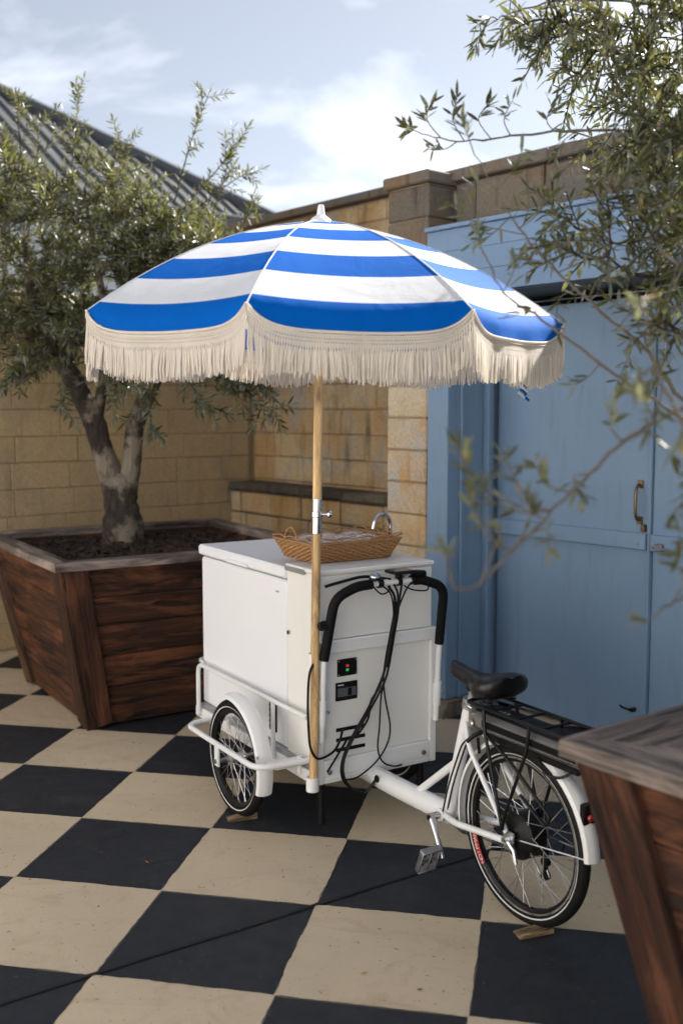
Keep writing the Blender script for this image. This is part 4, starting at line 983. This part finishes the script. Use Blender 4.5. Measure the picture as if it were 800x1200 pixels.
for i, (p, q) in enumerate([(.21, .165), (.21, .29), (.22, .415), (.34, .165), (.34, .29), (.345, .415)]):
    r = empty('snack_tub', cart_world(p+.02, q, 1.168), R_(43+random.uniform(-25, 25)), label='clear plastic tub of brown snacks lying in the wicker basket', cat='tub', group='clear tubs in the basket')
    tilt = Matrix.Rotation(random.uniform(-.22, .22), 4, 'X') @ Matrix.Rotation(random.uniform(-.22, .22), 4, 'Y')
    mb = MB(); mb.lathe([(0, 0), (.045, 0), (.047, .004), (.054, .070), (.0525, .070), (.0455, .006), (0, .004)], tilt, 24); mb.build('cup', 'clear', r, True)
    mb = MB(); mb.lathe([(0, .088), (.03, .086), (.048, .078), (.056, .073), (.056, .068)], tilt, 24); mb.build('lid', 'clear', r, True)
    mb = MB()
    for _ in range(26):
        c = tilt @ Vector((random.uniform(-.03, .03), random.uniform(-.03, .03), random.uniform(.012, .07))); rr = random.uniform(.008, .014)
        mb.add([c+Vector((rr, 0, 0)), c+Vector((-rr, 0, 0)), c+Vector((0, rr, 0)), c+Vector((0, -rr, 0)), c+Vector((0, 0, rr*.7)), c+Vector((0, 0, -rr*.7))], [(0, 2, 4), (2, 1, 4), (1, 3, 4), (3, 0, 4), (2, 0, 5), (1, 2, 5), (3, 1, 5), (0, 3, 5)])
    tag(mb.build('filling', 'snack', r), kind='stuff')
mb = MB(); c = cart_world(.285, .575, 1.131)
tp = empty('tap', c, R_(43), label='curved chrome gooseneck tap standing behind the basket', cat='tap')
mb.tube([Vector((0, 0, 0)), Vector((0, 0, .150))]+[Vector((-.046+.046*math.cos(a), .0, .155+.046*math.sin(a))) for a in [math.pi*k/12 for k in range(0, 11)]]+[Vector((-.092, 0, .150))], .009, 12)
mb.build('spout', 'chrome', tp, True)
mb = MB(); mb.lathe([(.0, .018), (.012, .018), (.018, .012), (.020, 0)], None, 18); mb.build('base', 'chrome', tp, True)
mb = MB(); mb.tube([(-.092, 0, .152), (-.095, 0, .136)], .0095, 12); mb.build('nozzle', 'chrome', tp, True)

# ------------------------------------------------------------------ wheel chocks
def chock(p, q, rz, label):
    mb = MB(); V = [(-.07, -.028, .006), (.06, -.022, .006), (.06, .022, .006), (-.07, .028, .006), (-.07, -.028, .012), (.06, -.022, .034), (.06, .022, .034), (-.07, .028, .012)]
    mb.hexa(V); o = mb.build('wooden_chock', 'wedgewood'); c = cart_world(p, q, 0); o.location = c; o.rotation_euler = (0, 0, rz); return tag(o, label, 'chock', 'wooden wheel chocks')
chock(.345, -.168, R_(28), 'small wooden wedge under the spoked wheel by the freezer box')
chock(-1.105, .235, R_(28), 'small wooden wedge under the rear wheel with the black motor hub')

# ------------------------------------------------------------------ olive trees
def leaf_shape(L, wd, bend):
    return [(0, 0, 0), (.33*L, -wd*.5, .0), (.33*L, wd*.5, .0), (.70*L, -wd*.42, -bend*.5), (.70*L, wd*.42, -bend*.5), (L, 0, -bend), (.33*L, 0, -wd*.12), (.70*L, 0, -bend*.5-wd*.10)]
LEAF_F = [(0, 1, 6), (0, 6, 2), (1, 3, 7, 6), (6, 7, 4, 2), (3, 5, 7), (7, 5, 4)]
def rnd_unit():
    while True:
        v = Vector((random.uniform(-1, 1), random.uniform(-1, 1), random.uniform(-1, 1)))
        if .05 < v.length < 1: return v.normalized()
def add_leaf(mb, p, d, L, up=None):
    d = d.normalized(); side = d.cross(Vector((0, 0, 1)))
    if side.length < .05: side = d.orthogonal()
    side.normalize(); n = side.cross(d); roll = random.uniform(-1.1, 1.1)
    s2 = side*math.cos(roll)+n*math.sin(roll); n2 = s2.cross(d)*1.0
    if n2.z < 0 and random.random() < .8: n2 = -n2; s2 = -s2
    wd = L*random.uniform(.17, .24); bend = L*random.uniform(-.02, .16)
    mb.add([p+d*x+s2*y+n2*z for x, y, z in leaf_shape(L, wd, bend)], LEAF_F)
def leafy(mb, path, lens=(.045, .07), step=.017, start=.15, keep=1.0):
    tot = sum((path[i+1]-path[i]).length for i in range(len(path)-1)); acc = 0; nxt = tot*start; ph = random.random()*6.28; seg = 0
    for i in range(len(path)-1):
        a, b = path[i], path[i+1]; l = (b-a).length; t = (b-a).normalized() if l > 1e-6 else Vector((0, 0, 1))
        while nxt < acc+l:
            p = a+(b-a)*((nxt-acc)/l); o = t.orthogonal(); o = Matrix.Rotation(ph, 3, t) @ o
            for sg in (1, -1):
                if random.random() < keep:
                    d = o*sg*random.uniform(.55, 1.0)+t*random.uniform(.5, 1.1)+rnd_unit()*.25; add_leaf(mb, p, d, random.uniform(*lens))
            ph += 1.57+random.uniform(-.3, .3); nxt += step*random.uniform(.75, 1.3)
        acc += l
    add_leaf(mb, path[-1], (path[-1]-path[-2])+rnd_unit()*.005, random.uniform(*lens))
def gnarled(mb, pts, rads, n=14, amp=.10, sub=6):
    P = smooth_path(pts, sub); R = []
    for i in range(len(P)):
        f = i/sub; k = min(int(f), len(rads)-2); R.append(lerp(rads[k], rads[k+1], min(1, f-k)))
    o = len(mb.v); mb.tube(P, R, n)
    for i, p in enumerate(P):
        for k in range(n):
            v = Vector(mb.v[o+i*n+k]); d = v-p
            q = 1+amp*(mnoise.noise(Vector((v.x*9, v.y*9, v.z*4)))*1.3+mnoise.noise(v*26)*.6)
            mb.v[o+i*n+k] = tuple(p+d*q)
    return P
def branch_to(a, b, sagup=.12, wob=.05):
    d = b-a; L = d.length; m = a+d*.5+Vector((0, 0, -L*sagup))+rnd_unit()*L*wob; m2 = a+d*.8+Vector((0, 0, -L*sagup*.5))+rnd_unit()*L*wob
    return smooth_path([a, m, m2, b], 3)
def fill_crown(nodes, targets, wood, leaves, twigs=5, tl=(.14, .26), updir=Vector((0, 0, 1)), upw=.7, r0=.011, keep=1.0, lens=(.045, .07)):
    targets = sorted(targets, key=lambda t: min((t-n).length for n in nodes))
    for t in targets:
        n = min(nodes, key=lambda q: (q-t).length+max(0, q.z-t.z)*.6); P = branch_to(n, t)
        L = (t-n).length; r = min(r0, .004+.012*L)
        wood.tube(P, [lerp(r, .0025, i/(len(P)-1)) for i in range(len(P))], 5)
        nodes += [P[len(P)//2], P[-1]]
        leafy(leaves, P[len(P)//2:], lens=lens, step=.022, start=.05, keep=keep)
        for _ in range(twigs):
            s = P[random.randint(len(P)//3, len(P)-1)]; dr = (rnd_unit()+updir*upw+(t-n).normalized()*.6).normalized()
            l = random.uniform(*tl); e = s+dr*l+Vector((0, 0, -.02)); q = smooth_path([s, s+dr*l*.5+rnd_unit()*l*.06, e], 3)
            wood.tube(q, [.0028]*(len(q)-1)+[.001], 4); leafy(leaves, q, lens=lens, keep=keep, step=.016)
def blob(c, rx, ry, rz, n, hollow=.35):
    o = []
    while len(o) < n:
        v = Vector((random.uniform(-1, 1), random.uniform(-1, 1), random.uniform(-1, 1)))
        if hollow < v.length < 1: o.append(c+RGT*v.x*rx+fwh*v.y*ry+Vector((0, 0, v.z*rz)))
    return o
random.seed(41)
ot = empty('olive_tree', (-1.45, 3.70, .90), label='olive tree with forked trunk growing in the planter by the cream wall', cat='tree')
OI = Matrix.Translation((-1.45, 3.70, .90)).inverted()
def into(mb, inv):
    mb.v = [tuple(inv @ Vector(v)) for v in mb.v]; return mb
TD = 7.0
tb = at(146, 634, TD); tb.z = .88
tr = MB(); fork = at(150, 556, TD)
gnarled(tr, [tb+Vector((0, 0, -.06)), tb+Vector((0, 0, .05)), at(143, 600, TD), at(142, 572, TD), at(143, 555, TD)], [.17, .125, .112, .108, .06], 40, .24, 12)
for k in range(6):
    a = k*1.05; gnarled(tr, [tb+Vector((0, 0, .10)), tb+D(math.degrees(a))*.12+Vector((0, 0, .03)), tb+D(math.degrees(a))*.23+Vector((0, 0, -.02))], [.09, .05, .02], 8, .15, 4)
trunk = into(tr, OI).build('trunk', 'bark', ot, 'all')
l1 = MB(); P1 = gnarled(l1, [at(140, 588, TD), at(127, 545, TD), at(118, 520, TD), at(108, 488, TD-.05), at(88, 448, TD-.1), at(60, 400, TD-.12), at(38, 345, TD-.05), at(30, 280, TD)], [.078, .080, .078, .072, .066, .050, .036, .02], 18, .16); into(l1, OI).build('limb', 'bark', ot, 'all')
l2 = MB(); P2 = gnarled(l2, [at(146, 588, TD), at(154, 545, TD), at(157, 520, TD), at(163, 485, TD+.05), at(182, 440, TD+.1), at(198, 390, TD+.1), at(205, 330, TD), at(215, 275, TD-.05)], [.070, .068, .064, .058, .052, .040, .030, .018], 18, .16); into(l2, OI).build('limb', 'bark', ot, 'all')
l3 = MB(); P3 = gnarled(l3, [at(112, 495, TD-.03), at(122, 440, TD-.15), at(125, 380, TD-.2), at(112, 300, TD-.15), at(100, 220, TD)], [.045, .036, .03, .022, .012], 12, .12); into(l3, OI).build('limb', 'bark', ot, 'all')
nodes = [p.copy() for p in P1[20:]+P2[22:]+P3[8:]]
wood, lv = MB(), MB()
tg = []
for (x, y, rx, rz, n, dz) in ((45, 300, .42, .50, 46, 0), (130, 310, .45, .50, 46, 0), (205, 320, .40, .42, 40, 0), (15, 220, .36, .28, 15, 0), (110, 225, .32, .24, 10, .05), (255, 330, .28, .28, 26, -.1), (230, 285, .26, .22, 18, 0), (160, 250, .3, .2, 8, 0), (70, 395, .40, .22, 24, -.1), (-50, 300, .5, .6, 30, 0), (180, 405, .38, .18, 18, -.1), (20, 400, .26, .2, 12, -.1)):
    tg += blob(at(x, y, TD+dz), rx, .62, rz, n)
fill_crown(nodes, tg, wood, lv, 5, (.13, .24))
# long upright shoots above the crown and hanging sprays below it
def shoot(a, b, n=4, leaves=lv, w_=wood, curve=.05, lens=(.045, .065), side=(.10, .2)):
    P = smooth_path([a, a.lerp(b, .5)+rnd_unit()*(b-a).length*curve, b], 5); w_.tube(P, [lerp(.006, .0018, i/(len(P)-1)) for i in range(len(P))], 5)
    leafy(leaves, P, step=.024, start=.1, lens=lens)
    for _ in range(n):
        s = P[random.randint(2, len(P)-2)]; d = ((b-a).normalized()*.8+rnd_unit()*.8).normalized(); l = random.uniform(*side); q = smooth_path([s, s+d*l*.5, s+d*l], 3); w_.tube(q, .0016, 4); leafy(leaves, q, step=.018, start=.1, lens=lens)
for (x0, y0, x1, y1, n) in ((205, 235, 246, 106, 6), (215, 245, 285, 160, 6), (225, 250, 292, 200, 5), (85, 190, 92, 104, 6), (25, 180, 22, 112, 6), (45, 190, 48, 140, 4), (150, 230, 150, 165, 3), (175, 250, 178, 190, 3), (262, 300, 298, 225, 4), (240, 270, 270, 180, 5), (105, 200, 75, 130, 4), (130, 220, 140, 150, 3)):
    shoot(at(x0, y0, TD-.1), at(x1, y1, TD-.1+random.uniform(-.15, .15)), n)
for (x0, y0, x1, y1, n) in ((205, 400, 270, 455, 7), (215, 410, 300, 470, 7), (225, 420, 320, 455, 7), (205, 420, 250, 480, 5), (240, 425, 325, 485, 5), (150, 430, 132, 470, 4), (165, 440, 178, 505, 4), (60, 400, 15, 440, 6), (70, 410, 72, 475, 3), (50, 420, 5, 455, 4), (110, 420, 150, 455, 6), (215, 410, 285, 440, 6)):
    shoot(at(x0, y0, TD-.35), at(x1, y1, TD-.6), n+4, lens=(.055, .08), side=(.08, .18))
into(wood, OI).build('branches', 'bark', ot, True)['kind'] = 'stuff'
crown = into(lv, OI).build('crown', 'leaf', ot); crown['kind'] = 'stuff'

# the tree of the other planter: its trunk stands outside the frame, its boughs reach in
random.seed(97)
t2 = PC2+Vector((.12, .05, .88))
o2 = empty('olive_tree', t2, label='olive tree reaching over from the planter beside the bicycle, boughs hanging before the blue doors', cat='tree')
OI2 = Matrix.Translation(t2).inverted()
hub = t2+Vector((-.08, .10, .85))
tr = MB(); gnarled(tr, [t2+Vector((0, 0, -.06)), t2+Vector((.02, 0, .15)), t2+Vector((-.03, .05, .5)), hub], [.15, .11, .095, .085], 16, .15); into(tr, OI2).build('trunk', 'bark', o2, 'all')
nodes = []
for tip, md, r in ((at(850, 60, 3.5), at(900, 260, 3.1), .05), (at(840, 230, 3.2), at(920, 380, 2.9), .045), (at(900, -60, 3.2), at(980, 160, 2.9), .045), (at(1100, 0, 3.2), at(1120, 250, 2.8), .045), (at(1350, 100, 2.2), at(1280, 300, 2.3), .04)):
    lb = MB(); P = gnarled(lb, [hub-Vector((0, 0, .06)), hub.lerp(md, .5)+Vector((0, 0, .05)), md, tip], [r*1.2, r, r*.7, r*.3], 12, .12); into(lb, OI2).build('limb', 'bark', o2, 'all'); nodes += [p.copy() for p in P[5:]]
wood, lv = MB(), MB(); tg = []
for (x, y, dp, rx, ry, rz, n) in ((780, 75, 3.5, .20, .4, .22, 32), (815, 205, 3.3, .14, .4, .22, 26), (790, 310, 3.1, .12, .25, .08, 8), (780, 375, 2.9, .10, .2, .06, 4), (690, 300, 3.0, .12, .2, .07, 4), (640, 230, 3.1, .10, .2, .06, 2), (700, 40, 3.5, .16, .3, .12, 16), (920, 150, 3.2, .30, .4, .42, 44), (1080, 80, 3.1, .45, .5, .40, 44), (1300, 150, 2.3, .4, .45, .4, 26), (950, -120, 3.2, .55, .5, .3, 30), (735, 250, 3.1, .12, .2, .10, 10), (725, 150, 3.3, .12, .25, .13, 12), (650, 20, 3.4, .12, .2, .06, 7)):
    tg += blob(at(x, y, dp), rx, ry, rz, n, .1)
fill_crown(nodes, tg, wood, lv, 3, (.10, .19), upw=.0, r0=.006, keep=.8, lens=(.042, .062))
into(wood, OI2).build('branches', 'bark', o2, True)['kind'] = 'stuff'
into(lv, OI2).build('crown', 'leaf', o2)['kind'] = 'stuff'
# boughs that hang free: each leaf a piece of its own
LM = []
for k in range(6):
    mb = MB(); L = .038+.0045*k; mb.add(leaf_shape(L, L*(.19+.012*(k % 3)), L*(.02+.04*(k % 3))), LEAF_F)
    me = bpy.data.meshes.new('leaf'); me.from_pydata(mb.v, [], mb.f); me.materials.append(M['leaf']); me.polygons.foreach_set('use_smooth', [True]*len(mb.f)); me.update(); LM.append(me)
LMY = LM[2].copy(); LMY.materials.clear(); LMY.materials.append(M['oldleaf'])
def one_leaf(parent, p, d, old=False):
    d = d.normalized(); side = d.cross(Vector((0, 0, 1))); side = side.normalized() if side.length > .05 else d.orthogonal().normalized(); n = side.cross(d)
    a = random.uniform(-1.0, 1.0); s2 = side*math.cos(a)+n*math.sin(a); n2 = d.cross(s2)
    if n2.z < 0 and random.random() < .75: n2, s2 = -n2, -s2
    o = link('leaf', LMY if old else random.choice(LM), parent)
    o.matrix_local = Matrix.Translation(OI2 @ p) @ Matrix((d, s2, n2)).transposed().to_4x4()
def bough(pts, dep, r0, r1, clusters, name='bough', single=True):
    """pts: course of the bough; clusters: (index of start point, end point, leaves)"""
    W = [at(x, y, lerp(dep[0], dep[1], i/(len(pts)-1))) for i, (x, y) in enumerate(pts)]
    P = [p+rnd_unit()*.0035 for p in smooth_path(W, 6)]; mb = MB(); mb.tube(P, [lerp(r0, r1, i/(len(P)-1))*(1+.35*mnoise.noise(P[i]*55)) for i in range(len(P))], 8)
    tw = []
    for (ix, ends, nl) in clusters:
        a = P[min(len(P)-1, int(ix*6))]; dd = lerp(dep[0], dep[1], ix/(len(pts)-1))
        q = [a]+[at(x, y, dd+random.uniform(-.04, .04)) for x, y in ends]; q = smooth_path(q, 4) if len(q) > 1 else [P[-3], P[-2], P[-1]]
        if ends: mb.tube(q, [lerp(min(r1*1.3, .0028), .0012, i/(len(q)-1)) for i in range(len(q))], 5)
        tw.append((q, nl))
    bo = into(mb, OI2).build(name, 'twig', o2, True); lb = MB()
    for q, nl in tw:
        for k in range(int(nl*1.6)):
            t = 1-(k//2)/(max(1, int(nl*1.6)//2))*random.uniform(.5, .75); f = t*(len(q)-1); i = min(int(f), len(q)-2); p = q[i].lerp(q[i+1], f-i); tg_ = (q[i+1]-q[i]).normalized()
            o = Matrix.Rotation(random.random()*6.28, 3, tg_) @ tg_.orthogonal(); dl = o*random.uniform(.4, 1)+tg_*random.uniform(.4, 1.2)
            if single: one_leaf(bo, p, dl, random.random() < .025)
            else: add_leaf(lb, p, dl, random.uniform(.038, .06))
    if not single: tag(into(lb, OI2).build('leaves', 'leaf', bo), kind='stuff')
bough([(1010, 380), (900, 430), (800, 478), (740, 510), (690, 556), (645, 600), (600, 648), (560, 684), (536, 690), (527, 672)], (2.3, 1.95), .0055, .0020, [
    (9, [(524, 650), (521, 640)], 7), (6.1, [(575, 632), (556, 600), (548, 580)], 10), (5.2, [(605, 592), (565, 570), (545, 540), (536, 525)], 16), (5.0, [(610, 600), (575, 585), (570, 560)], 8), (6.3, [(612, 628), (622, 600), (615, 590)], 7), (5.0, [(622, 590), (600, 555), (592, 536)], 10), (4.6, [(640, 568), (628, 546)], 8), (4.1, [(672, 560), (680, 585)], 5), (3.2, [(715, 500), (720, 470)], 8), (7, [(580, 640), (588, 622)], 5), (5.6, [(640, 620), (642, 640)], 5), (2.6, [(755, 470), (750, 440)], 10)])
bough([(1000, 560), (880, 520), (800, 470), (759, 412), (726, 384), (689, 351), (660, 326), (614, 276), (585, 231), (557, 181)], (3.0, 2.9), .0075, .0015, [
    (9, [(548, 160), (540, 140)], 9), (8, [(560, 215), (540, 235)], 7), (8.2, [(600, 200), (612, 175)], 8), (7, [(590, 270), (560, 262), (530, 240)], 12), (7.2, [(630, 250), (640, 225)], 8), (6, [(640, 310), (610, 300)], 8), (6.2, [(690, 300), (700, 270)], 9), (5, [(700, 330), (725, 320)], 9), (4, [(735, 370), (760, 350)], 10), (3.6, [(735, 420), (722, 450)], 8), (7.5, [(575, 275), (552, 285)], 7), (5.6, [(655, 350), (650, 385)], 6)])
bough([(1000, 640), (900, 560), (800, 490), (740, 452), (701, 425), (635, 375), (590, 342), (568, 300), (561, 285)], (2.8, 2.7), .0065, .0014, [
    (8, [(560, 280), (556, 270)], 6), (6, [(600, 320), (606, 300)], 9), (5.2, [(625, 360), (598, 372)], 4), (4, [(690, 440), (672, 450)], 5), (3, [(770, 440), (782, 420)], 10)], single=False)
bough([(960, 180), (860, 165), (780, 158), (690, 152), (610, 158), (545, 165), (495, 158)], (3.3, 3.2), .0075, .0016, [
    (6, [(484, 152), (476, 150)], 10), (5.6, [(500, 140), (505, 120)], 10), (5, [(530, 140), (535, 115)], 10), (4.6, [(560, 140), (572, 122)], 10), (5.2, [(520, 175), (500, 172)], 8), (4.2, [(590, 140), (600, 118)], 8), (3.6, [(640, 140), (650, 120)], 9), (3.2, [(660, 165), (650, 185)], 7), (2.8, [(720, 140), (730, 120)], 10)], single=False)
bough([(950, 40), (850, 20), (760, 5), (680, 0), (620, 8), (582, 22)], (3.5, 3.4), .0075, .0016, [
    (5, [(565, 35), (556, 55)], 12), (5, [(575, 20), (558, 30)], 9), (4.4, [(600, 40), (612, 62)], 9), (3.8, [(640, 30), (632, 75)], 12), (3.2, [(670, 30), (665, 80)], 12), (4.2, [(590, 35), (580, 55)], 8)], single=False)
bough([(960, 640), (880, 590), (820, 520), (785, 470), (768, 430), (758, 380)], (2.2, 2.0), .006, .0022, [
    (5, [(755, 365), (750, 350)], 9), (4, [(750, 440), (742, 455)], 8), (3.5, [(770, 480), (760, 505)], 9), (3, [(800, 500), (785, 535)], 10), (2.4, [(815, 560), (790, 600)], 9), (2, [(820, 600), (795, 650)], 8)])
bough([(1000, 700), (900, 690), (830, 690), (790, 705), (765, 722)], (2.2, 2.0), .005, .0018, [(4, [(755, 730)], 3), (3, [(800, 680), (790, 655)], 6), (2.5, [(815, 650), (800, 620)], 6)])

# ------------------------------------------------------------------ fallen leaves on the floor
random.seed(5)
for (x, y, lab) in ((155, 872, None), (205, 872, None), (488, 1164, None), (431, 1143, None), (170, 1012, None), (325, 1062, None), (278, 1091, None)):
    d = FWD+RGT*((x-400)/FPX)-UPV*((y-600)/FPX); p = CAM+d*(-CAM.z/d.z)
    o = link('fallen_leaf', LMY if random.random() < .6 else LM[1]); o.location = (p.x, p.y, .012); o.rotation_euler = (random.uniform(-.1, .1), random.uniform(-.05, .1), random.random()*6.28); o.scale = (.55, .8, .55)
    tag(o, 'small dry leaf lying on the painted chequered floor', 'leaf', 'fallen leaves on the floor')
